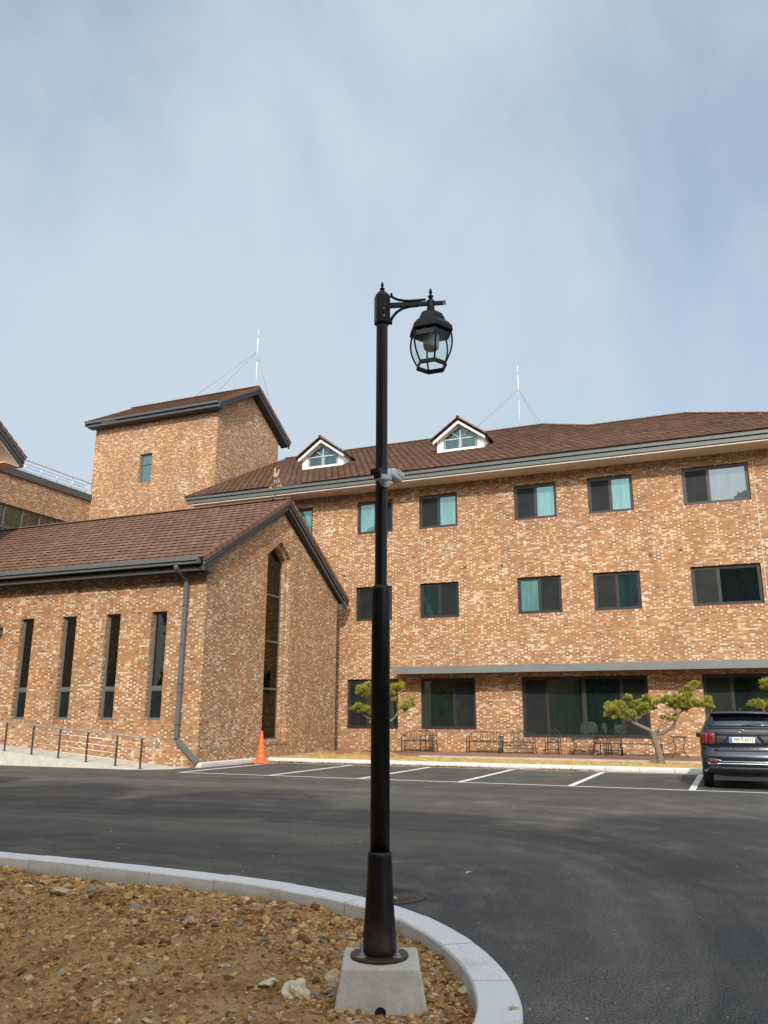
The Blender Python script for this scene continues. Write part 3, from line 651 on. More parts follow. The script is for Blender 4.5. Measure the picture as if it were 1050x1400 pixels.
m = MB(); m.box((-33.2, 22.2, 6.36), (U0 - .01, 22.70, 6.40)); m.build('soffit', GROOVE, wing)
# downpipe
m = MB()
def seg(p, q, w=.145, t=.12):
    p = Vector(p); q = Vector(q); z = (q - p); L = z.length; z.normalize(); x = Vector((1, 0, 0)) if abs(z.z) > .5 else Vector((0, 0, 1)); y = z.cross(x).normalized(); x = y.cross(z).normalized()
    m.obox((p + q) / 2, x * w, y * t, z * (L + .04))
dp = [(-16.75, 21.98, 6.62), (-16.75, 21.98, 6.42), (-16.75, 22.60, 6.12), (-16.77, 22.60, .86), (-15.92, 22.60, .16)]
for a, b in zip(dp, dp[1:]): seg(a, b)
dpo = m.build('downpipe', FASC, wing, bevel=.008)
for z in (5.2, 3.9, 2.6, 1.3): m = MB(); m.box((-16.84, 22.53, z), (-16.69, 22.69, z + .05)); m.build('pipe_bracket', FASC_D, dpo)
# wall lantern near the left edge of the photo
m = MB(); m.tube([(-25.10, 22.68, 4.75), (-25.10, 22.42, 4.75)], .04, 8); m.lathe([(.02, 5.0), (.14, 4.95), (.17, 4.80), (.17, 4.72), (.11, 4.60), (.03, 4.52)], (-25.10, 22.40), 16)
tagp(m.build('wall_lamp', plain('lamp_bronze', (.10, .055, .04), .4), None, (-25.1, 22.6, 4.7)), 'round dark wall lamp on the brick at the far left edge', 'lamp')

# ================================================================== TOWER
TX0, TX1, TY0, TY1 = -33.25, -24.7, 35.2, 41.75
tower = thing('stair_tower', 'square light brown brick stair tower with one small window and a gabled tile roof', 'tower', (-29, 35.2, 0))
m = MB(); wall_rect(m, ('F', TY0), TX0, TX1, 0, 18.12, [(-29.87, -29.0, 14.34, 16.05)], .2)
RT = ('R', TX1); PT_ = .575
TM = (34.62 + 42.33) / 2; zt = 18.33 + PT_ * (TM - 34.62)
zz = lambda v: 18.33 + PT_ * (min(v, 2 * TM - v) - 34.62) - .1
wall_poly(m, RT, [(TY0, 0), (TY1, 0), (TY1, zz(TY1)), (TM, zz(TM)), (TY0, zz(TY0))], [], .1)
m.face([(TX0, TY0, 0), (TX0, TY1, 0), (TX0, TY1, 18), (TX0, TM, zz(TM)), (TX0, TY0, 18)]); m.face([(TX0, TY1, 0), (TX1, TY1, 0), (TX1, TY1, 18.1), (TX0, TY1, 18.1)])
m.build('wall', BR, tower, fixn=False)
w = window(tower, ('F', TY0), -29.87, -29.0, 14.34, 16.05, [(1, G_MIX, False)], rec=.12, fw=.06, fmat=FRAMEG)
m = MB(); pbox(m, ('F', TY0), -29.8, -29.07, 15.42, 15.48, .10, .2); m.build('transom', FRAMEG, w)
m = MB(); XT0, XT1 = -33.6, -24.22
slT = sqrt(1 + PT_ ** 2)
tile_slope(m, (0, 34.55, 18.30), (1, 0, 0), (0, 1, PT_), (TM - 34.55) * slT, lambda s: XT0, lambda s: XT1)
tile_slope(m, (0, 42.40, 18.30), (1, 0, 0), (0, -1, PT_), (42.40 - TM) * slT, lambda s: XT0, lambda s: XT1)
cap_line(m, (XT0, TM, zt + .05), (XT1, TM, zt + .05)); verge(m, XT1 - .05, XT1 + .07, 34.55, 18.3, TM, zt); verge(m, XT1 - .05, XT1 + .07, 42.4, 18.3, TM, zt)
m.build('roof', TILE, tower, fixn=False)
m = MB()
m.box((XT0 + .05, 34.52, 18.16), (XT1 - .05, 34.66, 18.31)); m.box((XT0 + .12, 34.64, 17.98), (XT1 - .1, 34.76, 18.14)); m.box((XT0 + .1, 34.76, 17.98), (XT1 - .12, 35.19, 18.02))
m.prism([(XT0 + .05, 34.55, 18.3), (XT0 + .05, TM, zt - .05), (XT0 + .05, 42.3, 18.3), (XT0 + .05, 42.3, 18.0), (XT0 + .05, TM, zt - .35), (XT0 + .05, 34.55, 18.0)], (.05, 0, 0))
for y0 in (34.58, 42.36):
    rake_board(m, XT1 - .04, XT1 + .04, y0, 18.28, TM, zt - .02, .06, .14); rake_board(m, XT1 - .10, XT1 - .02, y0, 18.28, TM, zt - .02, .22, .16)
m.build('fascia', FASC_D, tower, bevel=.006)
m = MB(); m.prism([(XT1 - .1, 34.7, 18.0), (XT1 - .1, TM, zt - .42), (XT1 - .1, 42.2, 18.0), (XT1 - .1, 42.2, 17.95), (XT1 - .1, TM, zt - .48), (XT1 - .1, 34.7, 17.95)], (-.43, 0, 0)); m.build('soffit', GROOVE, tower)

# ================================================================== LEFT REAR WING with railing
UW = -33.2
lw = thing('rear_wing', 'flat roofed brick wing with ribbon window and roof railing left of the tower', 'building', (UW, 30, 0))
RW = ('R', UW)
m = MB(); wall_rect(m, RW, 4, 35.2, 0, 13.6, [(20.0, 34.1, 9.7, 12.05)], .15); m.face([(UW, 4, 0), (UW - 9, 4, 0), (UW - 9, 4, 13.6), (UW, 4, 13.6)]); m.face([(UW, 4, 13.55), (UW - 9, 4, 13.55), (UW - 9, 35.2, 13.55), (UW, 35.2, 13.55)])
m.build('wall', BR, lw, fixn=False)
m = MB(); m.box((UW - .35, 4, 13.6), (UW + .10, 35.18, 13.99)); m.build('coping', FASC_D, lw, bevel=.01)
m = MB(); pbox(m, RW, 20, 34.1, 9.7, 9.78, .1, .2); pbox(m, RW, 20, 34.1, 11.98, 12.05, .1, .2); pbox(m, RW, 20, 34.1, 10.85, 10.92, .09, .2)
for i in range(13): pbox(m, RW, 20 + i * 1.17, 20.07 + i * 1.17, 9.78, 11.98, .085, .2)
rw = m.build('ribbon_window', FRAMEG, lw)
m = MB(); pbox(m, RW, 20, 34.1, 9.72, 12.03, .15, .17); m.build('pane', G_GREEN, rw)
m = MB()
for z in (14.78,): m.tube([(UW - .3, 5, z), (UW - .3, 35.1, z), (UW - .3, 35.5, z - .02)], .028, 8)
for z in (14.56, 14.40, 14.2): m.tube([(UW - .3, 5, z), (UW - .3, 35.1, z)], .013, 6)
rl = m.build('roof_railing', STEEL, lw)
for i in range(27):
    m = MB(); m.tube([(UW - .3, 35.1 - i * 1.14, 13.98), (UW - .3, 35.1 - i * 1.14, 14.77)], .02, 6); m.build('railing_post', STEEL, rl)

# ================================================================== LEFT NEAR ROOF CORNER
ln = thing('left_building', 'tiled roof corner with grey bargeboard jutting in at the left edge', 'building', (-32, 20, 0))
m = MB(); m.box((-42, 12.6, 0), (-29.2, 24.6, 12.4)); m.prism([(-29.2, 12.6, 12.4), (-29.2, 24.6, 12.4), (-29.2, 18.6, 16.2)], (-12, 0, 0)); m.build('wall', BR, ln)
m = MB(); PL = .70; ye, ze, ym = 25.55, 12.70, 18.6; slL = sqrt(1 + PL * PL); zp = ze + PL * (ye - ym)
tile_slope(m, (0, ye, ze), (1, 0, 0), (0, -1, PL), (ye - ym) * slL, lambda s: -42.5, lambda s: -28.05)
tile_slope(m, (0, 2 * ym - ye, ze), (1, 0, 0), (0, 1, PL), (ye - ym) * slL, lambda s: -42.5, lambda s: -28.05)
verge(m, -28.1, -27.98, ye, ze, ym, zp); verge(m, -28.1, -27.98, 2 * ym - ye, ze, ym, zp); m.build('roof', TILE, ln, fixn=False)
m = MB()
for y0 in (ye - .05, 2 * ym - ye + .05):
    rake_board(m, -28.12, -28.03, y0, ze - .02, ym, zp - .02, .08, .18); rake_board(m, -28.2, -28.09, y0, ze - .02, ym, zp - .02, .27, .16)
m.box((-42, ye - .14, ze - .42), (-28.1, ye - .02, ze - .08)); m.build('fascia', FASC_D, ln, bevel=.006)
m = MB(); m.prism([(-28.2, ye - .1, ze - .40), (-28.2, ym, zp - .44), (-28.2, ym, zp - .5), (-28.2, ye - .1, ze - .46)], (-1.0, 0, 0)); m.box((-42, 24.6, ze - .44), (-28.2, ye - .1, ze - .40)); m.build('soffit', SOFF, ln)

# low brick block standing outside the frame on the left; its corner throws the pointed shadow on the asphalt
ob = thing('side_block', 'flat roofed brick block left of the camera, outside the photograph', 'building', (-16, 0, 0))
m = MB(); m.box((-24, -9, 0), (-12.85, 5.0, 7.9)); m.build('wall', BR, ob)
m = MB(); m.box((-24.1, -9.1, 7.9), (-12.8, 5.05, 8.1)); m.build('coping', FASC_D, ob)

# ================================================================== RAMP and its railing
m = MB(); rx0, rx1 = -16.95, -28.0; k = .0765
zr_ = lambda x: max(.0, (rx0 - x) * k) + .012
m.hexa([(rx1, 20.95, -.02), (rx0, 20.95, -.02), (rx0, 22.69, -.02), (rx1, 22.69, -.02), (rx1, 20.95, zr_(rx1)), (rx0, 20.95, zr_(rx0)), (rx0, 22.69, zr_(rx0)), (rx1, 22.69, zr_(rx1))])
m.hexa([(rx0, 20.95, -.02), (-16.15, 21.7, -.02), (-16.15, 22.69, -.02), (rx0, 22.69, -.02), (rx0, 20.95, .012), (-16.15, 21.7, .012), (-16.15, 22.69, .012), (rx0, 22.69, .012)])
struct(m, 'access_ramp', CONC_L)
rl = thing('ramp_railing', 'stainless steel handrail with wire rails along the sloping concrete ramp', 'railing', (-17.16, 21.1, 0))
ry = 21.1
m = MB(); T_ = lambda x, h: (x, ry, zr_(x) + h)
pts = [T_(-28, .93), T_(-22, .93), T_(-16.94, .93), T_(-16.45, .92)] + [(-16.42 + .13 * sin(a), ry, zr_(-16.7) + .80 + .12 * cos(a)) for a in [i * pi / 8 for i in range(9)]] + [(-16.9, ry, zr_(-16.9) + .68)]
m.tube(pts, .026, 10); m.build('handrail', STEEL, rl)
m = MB()
for h in (.76, .56, .38, .20): m.tube([T_(-28, h), T_(-16.94, h)], .009, 6)
m.build('rail_wire', STEEL, rl)
for x in (-16.94, -17.90, -19.08, -20.23, -21.38, -22.58, -23.75, -24.9): 
    m = MB(); m.obox((x, ry, zr_(x) + .45), (.055, 0, 0), (0, .03, 0), (0, 0, .9)); m.box((x - .06, ry - .05, zr_(x)), (x + .06, ry + .05, zr_(x) + .012)); m.build('post', DSTEEL, rl)
# ================================================================== ISLAND: kerb, soil, stones
def catmull(pts, n=8):
    out = []
    for i in range(len(pts) - 1):
        p0 = Vector(pts[max(i - 1, 0)]); p1 = Vector(pts[i]); p2 = Vector(pts[i + 1]); p3 = Vector(pts[min(i + 2, len(pts) - 1)])
        for k in range(n):
            t = k / n; out.append(.5 * ((2 * p1) + (p2 - p0) * t + (2 * p0 - 5 * p1 + 4 * p2 - p3) * t * t + (3 * p1 - p0 - 3 * p2 + p3) * t ** 3))
    out.append(Vector(pts[-1])); return out
outer = catmull([(-16, 7.35), (-11, 7.25), (-9, 7.2), (-7.5, 7.18), (-6.5, 7.16), (-5.5, 7.12), (-4.64, 7.05), (-3.81, 6.92), (-2.96, 6.67), (-2.49, 6.42), (-2.1, 6.1), (-1.7, 5.66), (-1.39, 5.19), (-1.2, 4.77),
                 (-1.1, 4.4), (-1.08, 4.0), (-1.15, 3.4), (-1.4, 2.6), (-1.9, 1.9), (-3, 1.3), (-5, 1.1), (-16, 1.1)], 10)
def resample(P, step):
    out = [P[0]]; acc = 0
    for a, b in zip(P, P[1:]):
        L = (b - a).length; s = step - acc
        while s <= L: out.append(a + (b - a) * (s / L)); s += step
        acc = (acc + L) % step
    return out
outer = resample(outer, .05)
def nrm(P, i):
    t = (P[min(i + 1, len(P) - 1)] - P[max(i - 1, 0)]).normalized(); return Vector((t.y, -t.x))   # towards the island
KW = .235
inner = [outer[i] + nrm(outer, i) * KW for i in range(len(outer))]
m = MB(); n_per = 16
# start so that a joint falls where the photo shows one beside the lamp
for s in range(6, len(outer) - n_per, n_per):
    ids = list(range(s, s + n_per + 1)); R = []
    for q, i in enumerate(ids):
        o_, w_ = outer[i].copy(), inner[i].copy(); f = .0
        if q == 0: f = .005
        if q == n_per: f = -.005
        t = (outer[min(i + 1, len(outer) - 1)] - outer[i - 1]).normalized() * f
        o_ += t; w_ += t; nv = nrm(outer, i)
        jit = .003 * sin(s * 1.7)
        R.append([(o_.x, o_.y, -.05), (o_.x, o_.y, .135 + jit), ((o_ + nv * .012).x, (o_ + nv * .012).y, .15 + jit), ((w_ - nv * .010).x, (w_ - nv * .010).y, .15 + jit), (w_.x, w_.y, .138 + jit), (w_.x, w_.y, -.05)])
    m.ring(R, False, True)
struct(m, 'island_kerb', GRAN)
m = MB(); ids = list(range(4, len(outer) - 4, 4))
m.ring([[((outer[i] + nrm(outer, i) * a).x, (outer[i] + nrm(outer, i) * a).y, z) for a, z in ((.01, -.05), (.01, .143), (.225, .143), (.225, -.05))] for i in ids], False, True)
struct(m, 'kerb_mortar', concrete_mat('mortar', (.36, .31, .22)))
# soil surface
def inside(x, y, poly):
    c = False; j = len(poly) - 1
    for i in range(len(poly)):
        a, b = poly[i], poly[j]
        if (a[1] > y) != (b[1] > y) and x < (b[0] - a[0]) * (y - a[1]) / (b[1] - a[1]) + a[0]: c = not c
        j = i
    return c
polyI = [tuple(p) for p in inner[::3]]; polyK = [tuple((outer[i] + nrm(outer, i) * .1)) for i in range(0, len(outer), 3)]
BX, BY = -1.965, 4.66
def soil_z(x, y):
    v = Vector((x, y, 0))
    h = .055 + .05 * noise.noise(v * .55 + Vector((3, 1, 0))) + .045 * noise.noise(v * 1.6) + .028 * noise.noise(v * 5.0) + .020 * noise.noise(v * 12) + .015 * abs(noise.noise(v * 26)) + .007 * noise.noise(v * 50)
    rg = noise.noise(v * 27 + Vector((9, 0, 0))); h += .022 * max(0, rg) * (1 if noise.noise(v * 1.3) > -.1 else .3)
    # lower in a trough beside the kerb round the lamp
    d = sqrt((x + 1.5) ** 2 + (y - 5.05) ** 2); h -= .04 * math.exp(-(d / .35) ** 2)
    h += .035 * math.exp(-(((x + 2.0) / .5) ** 2 + ((y - 4.2) / .28) ** 2))
    k_ = min(1, max(0, (y - 6.15) / .6)); h -= .05 * k_ * k_
    return max(.006, h)
m = MB(); st = .022; x0, x1, y0, y1 = -9.6, -1.2, 3.1, 7.0
nx = int((x1 - x0) / st); ny = int((y1 - y0) / st); grid = {}
for i in range(nx + 1):
    for j in range(ny + 1):
        x, y = x0 + i * st, y0 + j * st
        # only what the island holds; coarse test against the kerb
        if inside(x, y, polyK): grid[i, j] = len(m.v); m.v.append((x, y, soil_z(x, y)))
for (i, j) in grid:
    if (i + 1, j) in grid and (i, j + 1) in grid and (i + 1, j + 1) in grid:
        m.f.append([grid[i, j], grid[i + 1, j], grid[i + 1, j + 1], grid[i, j + 1]]); m.uv.append(None); m.sm.append(True)
struct(m, 'island_soil', SOIL, fixn=False)
m = MB(); m.face([(-16, 1.2, .004), (-1.5, 1.2, .004), (-1.5, 3.12, .004), (-16, 3.12, .004)]); m.face([(-16, 3.12, .03), (-9.55, 3.12, .03), (-9.55, 7.1, .03), (-16, 7.1, .03)]); struct(m, 'soil_bed', SOIL)
# clods and gravel (nobody could count them)
import bmesh
def ico(sub):
    bm = bmesh.new(); bmesh.ops.create_icosphere(bm, subdivisions=sub, radius=1.0)
    v = [x.co.copy() for x in bm.verts]; f = [[q.index for q in p.verts] for p in bm.faces]; bm.free(); return v, f
IV, IF = ico(1); IV2, IF2 = ico(2); IV3, IF3 = ico(3)
def clod(mb, c, r, rr, V=IV, Fc=IF, flat=.75, rough=.35, smooth=False, elong=1.3):
    sx, sy, sz = r * rr.uniform(.75, elong), r * rr.uniform(.7, 1.1), r * flat * rr.uniform(.7, 1.1); an = rr.uniform(0, 2 * pi); ca, sa = cos(an), sin(an); so = Vector((rr.uniform(0, 99), rr.uniform(0, 99), 0))
    tl = rr.uniform(-.4, .4); out = []
    for v in V:
        k = 1 + rough * noise.noise(v * 1.4 + so) * 1.6 + rough * .5 * noise.noise(v * 3.7 + so)
        x, y, z = v.x * sx * k, v.y * sy * k, v.z * sz * k; x, z = x * cos(tl) - z * sin(tl), x * sin(tl) + z * cos(tl)
        out.append((c[0] + x * ca - y * sa, c[1] + x * sa + y * ca, c[2] + z))
    mb.mesh(out, Fc, smooth)
rr = random.Random(11)
clods = MB(); pebb = MB(); cnt = 0
while cnt < 21000:
    # density falls with distance so that the near ground is the finest
    y = 3.6 + 3.4 * rr.random() ** 1.0; x = -9.3 + 8.0 * rr.random()
    if y < 3.4 or not inside(x, y, polyI): continue
    if abs(x + .45 * 0 - BX) < .30 and abs(y - BY) < .32: continue
    cl = noise.noise(Vector((x * 1.3, y * 1.3, 4)))
    big = rr.random() ** 6
    near_k = min(1, max(0, (y - 5.4) / 1.2)); 
    r = .005 + .022 * rr.random() ** 2.5 + .045 * big * (.35 + .65 * near_k)
    if r > .02 and cl < -.15: continue
    if y < 5.3 and x < -2.7 and r > .016 and rr.random() < .5: continue
    if y < 5.0 and x < -2.9 and rr.random() < .35: continue
    clod(clods if rr.random() < .955 else pebb, (x, y, soil_z(x, y) - r * .02), r, rr, IV2 if r > .018 else IV, IF2 if r > .018 else IF, .7, .55); cnt += 1
tw_ = MB()
for _ in range(170):
    x, y = rr.uniform(-8.5, -1.6), rr.uniform(3.6, 6.9)
    if not inside(x, y, polyI) or (abs(x - BX) < .3 and abs(y - BY) < .32): continue
    a = rr.uniform(0, 6.3); L = rr.uniform(.02, .09); z = soil_z(x, y) + .008; tw_.tube([(x, y, z), (x + cos(a) * L * .5, y + sin(a) * L * .5, z + rr.uniform(0, .02)), (x + cos(a + .5) * L, y + sin(a + .5) * L, z + rr.uniform(-.01, .01))], rr.uniform(.001, .0028), 4)
tagp(tw_.build('dry_roots', island_mat('root_litter', [(0, (.16, .09, .045)), (.5, (.42, .32, .18)), (1, (.62, .54, .38))], .9, 40, .2, .002, 20), fixn=False), 'dry roots and straw bits lying on the soil', 'roots', None, 'stuff')
gr_ = MB()
for _ in range(420):
    x, y = rr.uniform(-9, 3.5), 4.2 + 12 * rr.random() ** 1.6
    if inside(x, y, [tuple(p) for p in outer[::6]]): continue
    r = .003 + .009 * rr.random() ** 3; clod(gr_, (x, y, r * .3), r, rr)
for _ in range(500):
    i = rr.randrange(100, len(outer) - 60); p = outer[i] - nrm(outer, i) * (.01 + .10 * rr.random() ** 2)
    if p.y < 3.4: continue
    r = .002 + .007 * rr.random() ** 2; clod(gr_, (p.x, p.y, r * .3), r, rr)
tagp(gr_.build('road_grit', island_mat('grit', [(0, (.12, .09, .06)), (.5, (.30, .23, .14)), (1, (.60, .52, .38))], .9, 60, .3, .003, 30), fixn=False), 'crumbs of grit on the asphalt', 'grit', None, 'stuff')
# crumbs banked up against the kerb
k = 0
while k < 1700:
    i = rr.randrange(8, len(outer) - 8); d = .02 + .25 * rr.random() ** 1.5; p = inner[i] + nrm(outer, i) * d
    if p.y < 3.4 or p.x < -9.3: continue
    r = .006 + .022 * rr.random() ** 2; clod(clods, (p.x, p.y, soil_z(p.x, p.y) + r * .1), r, rr, IV2, IF2, .7, .55); k += 1
for _ in range(900):
    a = rr.uniform(0, 2 * pi); q = .26 + .2 * rr.random(); x, y = BX + cos(a) * q, BY + sin(a) * q; r = .006 + .02 * rr.random() ** 2
    if not inside(x, y, polyI): continue
    clod(clods if rr.random() < .8 else pebb, (x, y, soil_z(x, y) + r * .1), r, rr)
o = clods.build('soil_clods', island_mat('clod_earth', [(0, (.16, .078, .028)), (.4, (.35, .195, .070)), (.75, (.49, .295, .118)), (1, (.62, .43, .21))], .98, 70, 1.0, .012, 40), fixn=False)
tagp(o, 'loose brown clods and crumbs of soil over the island', 'soil', None, 'stuff')
o = pebb.build('gravel', island_mat('gravel_stone', [(0, (.13, .12, .105)), (.4, (.24, .21, .17)), (.7, (.38, .31, .21)), (1, (.62, .52, .38))], .8, 90, .4, .003, 60), fixn=False)
tagp(o, 'grey and tan gravel scattered in the soil', 'gravel', None, 'stuff')
sm_grey = island_mat('stone_grey', [(0, (.24, .22, .20)), (1, (.24, .22, .20))], .85, 30, .6, .006, 18)
sm_tan = island_mat('stone_tan', [(0, (.46, .35, .20)), (1, (.46, .35, .20))], .9, 30, .6, .008, 14)
sm_pale = island_mat('stone_pale', [(0, (.58, .49, .35)), (1, (.58, .49, .35))], .9, 30, .5, .006, 12)
sm_red = island_mat('stone_red', [(0, (.38, .20, .13)), (1, (.38, .20, .13))], .9, 30, .5, .006, 12)
for x, y, r, mt_, lab in ((-5.72, 6.18, .085, sm_tan, 'tan lump of rock standing tallest near the kerb at the left'), (-5.5, 6.32, .045, sm_grey, 'small grey stone just right of the tall tan lump near the kerb'),
                       (-4.71, 5.94, .065, sm_grey, 'slanted dark grey slab of stone in the middle of the soil'), (-4.04, 6.58, .05, sm_pale, 'pale chunk of stone at the foot of the kerb'),
                       (-2.72, 4.70, .052, sm_pale, 'pale flat cream stone left of the concrete footing'), (-2.50, 4.66, .075, sm_pale, 'larger pale stone between the cream stone and the concrete footing'),
                       (-2.40, 4.95, .06, sm_tan, 'long tan stone lying beside the footing with a ridge on top'), (-3.85, 5.85, .06, sm_red, 'reddish piece of brick half sunk in the soil'),
                       (-2.26, 4.72, .07, sm_grey, 'grey purple stone leaning on the left side of the concrete footing'), (-1.55, 5.10, .055, sm_pale, 'pale broken concrete piece in the trench by the curved kerb')):
    m = MB(); clod(m, (x, y, soil_z(x, y) + r * .28), r, rr, IV3, IF3, .6, .42, False, 1.6); o = m.build('rock', mt_, None, (x, y, soil_z(x, y)), fixn=False); tagp(o, lab, 'rock', 'stones lying in the soil')
# manhole cover and marks on the asphalt
mc = MB(); MX, MY = -3.05, 7.45
mc.lathe([(.325, .002), (.325, .012), (.315, .016), (.0005, .016)], (MX, MY), 40, False)
for i in range(6): mc.lathe([(.05 + i * .045, .0165), (.05 + i * .045, .021), (.065 + i * .045, .021), (.065 + i * .045, .0165)], (MX, MY), 40, False, cap=False)
tagp(mc.build('manhole_cover', plain('cast_iron', (.07, .06, .05), .6, .3, .35, 20), None, (MX, MY, 0)), 'round cast iron manhole cover in the asphalt behind the lamp post', 'manhole')

# ================================================================== LAMP POST
fw_h = Vector((-sin(radians(22.76)), cos(radians(22.76)), 0)); rt_h = Vector((cos(radians(22.76)), sin(radians(22.76)), 0))
blk = MB(); zt_ = .28
def bp(u, v, z): p = Vector((BX, BY, 0)) + rt_h * u + fw_h * v; return (p.x, p.y, z)
ft, fb = .212, .268
ring_t = [bp(-ft, -.215, zt_), bp(ft, -.215, zt_), bp(ft, .215, zt_), bp(-ft, .215, zt_)]; ring_b = [bp(-fb, -.25, -.03), bp(fb, -.25, -.03), bp(fb, .25, -.03), bp(-fb, .25, -.03)]
blk.hexa(ring_b + ring_t)
foot = blk.build('concrete_footing', CONC, None, (BX, BY, 0), bevel=.010)
tagp(foot, 'tapered pale concrete block carrying the black lamp post', 'footing')
m = MB()
hp = [Vector(bp(-.0 + .030 * cos(a), -.239, .075 + .026 * sin(a))) for a in [i * pi / 8 for i in range(17)]]
m.prism([p + fw_h * (-.004) + Vector((0, 0, 0)) for p in hp[:16]], fw_h * .05); h = m.build('conduit_hole', plain('hole_black', (.004, .004, .004), .9), foot)
LX, LY = -1.978, BY + .01
lamp = thing('street_lamp', 'tall black lamp post with one hanging glass lantern on a scrolled arm', 'street lamp', (LX, LY, zt_))
m = MB(); m.lathe([(.165, zt_), (.165, zt_ + .014), (.160, zt_ + .018), (.09, zt_ + .018)], (LX, LY), 48, False); m.build('base_plate', BLACK, lamp)
for a in (38, 142, 218, 322):
    q = Vector((LX, LY, 0)) + rt_h * (.125 * cos(radians(a))) + fw_h * (.125 * sin(radians(a)))
    m = MB(); m.lathe([(.017, zt_ + .018), (.017, zt_ + .036), (.0085, zt_ + .037), (.0085, zt_ + .115)], (q.x, q.y), 6, False); m.lathe([(.026, zt_ + .018), (.026, zt_ + .022)], (q.x, q.y), 16); m.build('anchor_bolt', ZINC, lamp)
m = MB(); m.lathe([(.100, zt_ + .016), (.097, .34), (.086, .50), (.076, .66), (.070, .815), (.070, .835), (.058, .838)], (LX, LY), 40); m.build('flared_base', BLACK, lamp)
m = MB(); m.lathe([(.0575, .80), (.0575, 2.375), (.056, 2.39), (.050, 2.40), (.040, 2.405)], (LX, LY), 40); m.build('lower_pole', BLACK, lamp)
m = MB(); m.lathe([(.039, 2.39), (.039, 4.25)], (LX, LY), 8, False, rot=radians(22.76 + 8)); m.build('upper_pole', BLACK, lamp)
hb = MB(); ro = radians(22.76 - 12)
hb.lathe([(.050, 4.205), (.057, 4.212), (.057, 4.415), (.050, 4.43), (.020, 4.462)], (LX, LY), 6, False, rot=ro)
ho = hb.build('head_box', BLACK, lamp, bevel=.003)
def finial(x, y, z, s, par):
    m = MB(); m.lathe([(.014 * s, z), (.014 * s, z + .008 * s), (.009 * s, z + .012 * s), (.021 * s, z + .020 * s), (.021 * s, z + .026 * s), (.007 * s, z + .034 * s), (.007 * s, z + .040 * s), (.013 * s, z + .052 * s), (.010 * s, z + .075 * s), (.002 * s, z + .088 * s)], (x, y), 14); return m.build('finial', BLACK, par)
finial(LX, LY, 4.458, .85, ho)
for z_ in (4.245, 4.30):
    c_ = Vector((LX, LY, z_)) - fw_h * .0525 + rt_h * .012; m = MB(); m.tube([c_, c_ - fw_h * .008], .0045, 8); m.build('screw', ZINC, ho)
AL = Vector((LX, LY, 0)); A = lambda u, z: tuple(AL + rt_h * u + Vector((0, 0, z)))
LU = .335
arm = MB()
arm.hexa([tuple(AL + rt_h * u + fw_h * v + Vector((0, 0, z))) for u, v, z in ((.05, -.012, 4.335), (.425, -.010, 4.362), (.425, .010, 4.362), (.05, .012, 4.335), (.05, -.012, 4.368), (.425, -.010, 4.386), (.425, .010, 4.386), (.05, .012, 4.368))])
arm.tube([A(.43, 4.376), A(.436, 4.377)], .018, 12)
ao = arm.build('arm', BLACK, lamp)
m = MB(); m.tube([A(.06, 4.425), A(.075, 4.412), A(.11, 4.396), A(.16, 4.388), A(.22, 4.390), A(.30, 4.399)], .009, 8); m.tube([A(.055, 4.430), A(.072, 4.430)], .016, 8); m.build('upper_scroll', BLACK, lamp)
m = MB(); m.tube([A(.056, 4.232), A(.07, 4.262), A(.10, 4.302), A(.14, 4.330), A(.19, 4.345), A(.25, 4.352)], .010, 8); m.tube([A(.05, 4.225), A(.07, 4.225)], .017, 8); m.build('curved_brace', BLACK, lamp)
# lantern, hexagonal, hanging under the arm
LC = AL + rt_h * LU; lx, ly = LC.x, LC.y; lr = radians(22.76 + 38)
cap_ = MB(); cap_.lathe([(.018, 4.395), (.026, 4.39), (.026, 4.325), (.03, 4.30)], (lx, ly), 16)
cap_.lathe([(.028, 4.302), (.055, 4.298), (.082, 4.278), (.098, 4.245), (.104, 4.222), (.122, 4.212), (.148, 4.180), (.152, 4.176), (.157, 4.142), (.152, 4.138), (.133, 4.150), (.02, 4.155)], (lx, ly), 6, False, rot=lr)
lo = cap_.build('lantern', BLACK, lamp, bevel=.002)
finial(lx, ly, 4.40, .95, lo)
prof = [(.137, 4.140), (.146, 4.11), (.150, 4.07), (.147, 4.03), (.136, 3.985), (.118, 3.945), (.102, 3.915)]
m = MB()
for i in range(6):
    a = lr + i * pi / 3
    m.tube([(lx + r * cos(a), ly + r * sin(a), z) for r, z in prof], .0062, 6)
m.build('lantern_rib', BLACK, lo)
m = MB(); R6 = lambda r, z: [(lx + r * cos(lr + i * pi / 3), ly + r * sin(lr + i * pi / 3), z) for i in range(6)]
m.ring([R6(.104, 3.920), R6(.111, 3.892), R6(.108, 3.886), R6(.096, 3.890), R6(.095, 3.914)], False, False, True); m.build('lantern_ring', BLACK, lo)
lg, t_, p_, l_ = newmat('lantern_glass'); t_.nodes.remove(p_)
tr = N(t_, 'ShaderNodeBsdfTransparent'); tr.inputs[0].default_value = (.90, .95, .95, 1); gs = N(t_, 'ShaderNodeBsdfGlossy'); gs.inputs['Roughness'].default_value = .03
fn = N(t_, 'ShaderNodeLayerWeight', ins={'Blend': .5}); ff_ = mth(t_, 'MULTIPLY_ADD', mth(t_, 'POWER', fn.outputs['Facing'], 4.0), .5, .04); mm_ = N(t_, 'ShaderNodeMixShader'); l_.new(ff_, mm_.inputs[0]); l_.new(tr.outputs[0], mm_.inputs[1]); l_.new(gs.outputs[0], mm_.inputs[2]); l_.new(mm_.outputs[0], t_.nodes['Material Output'].inputs[0])
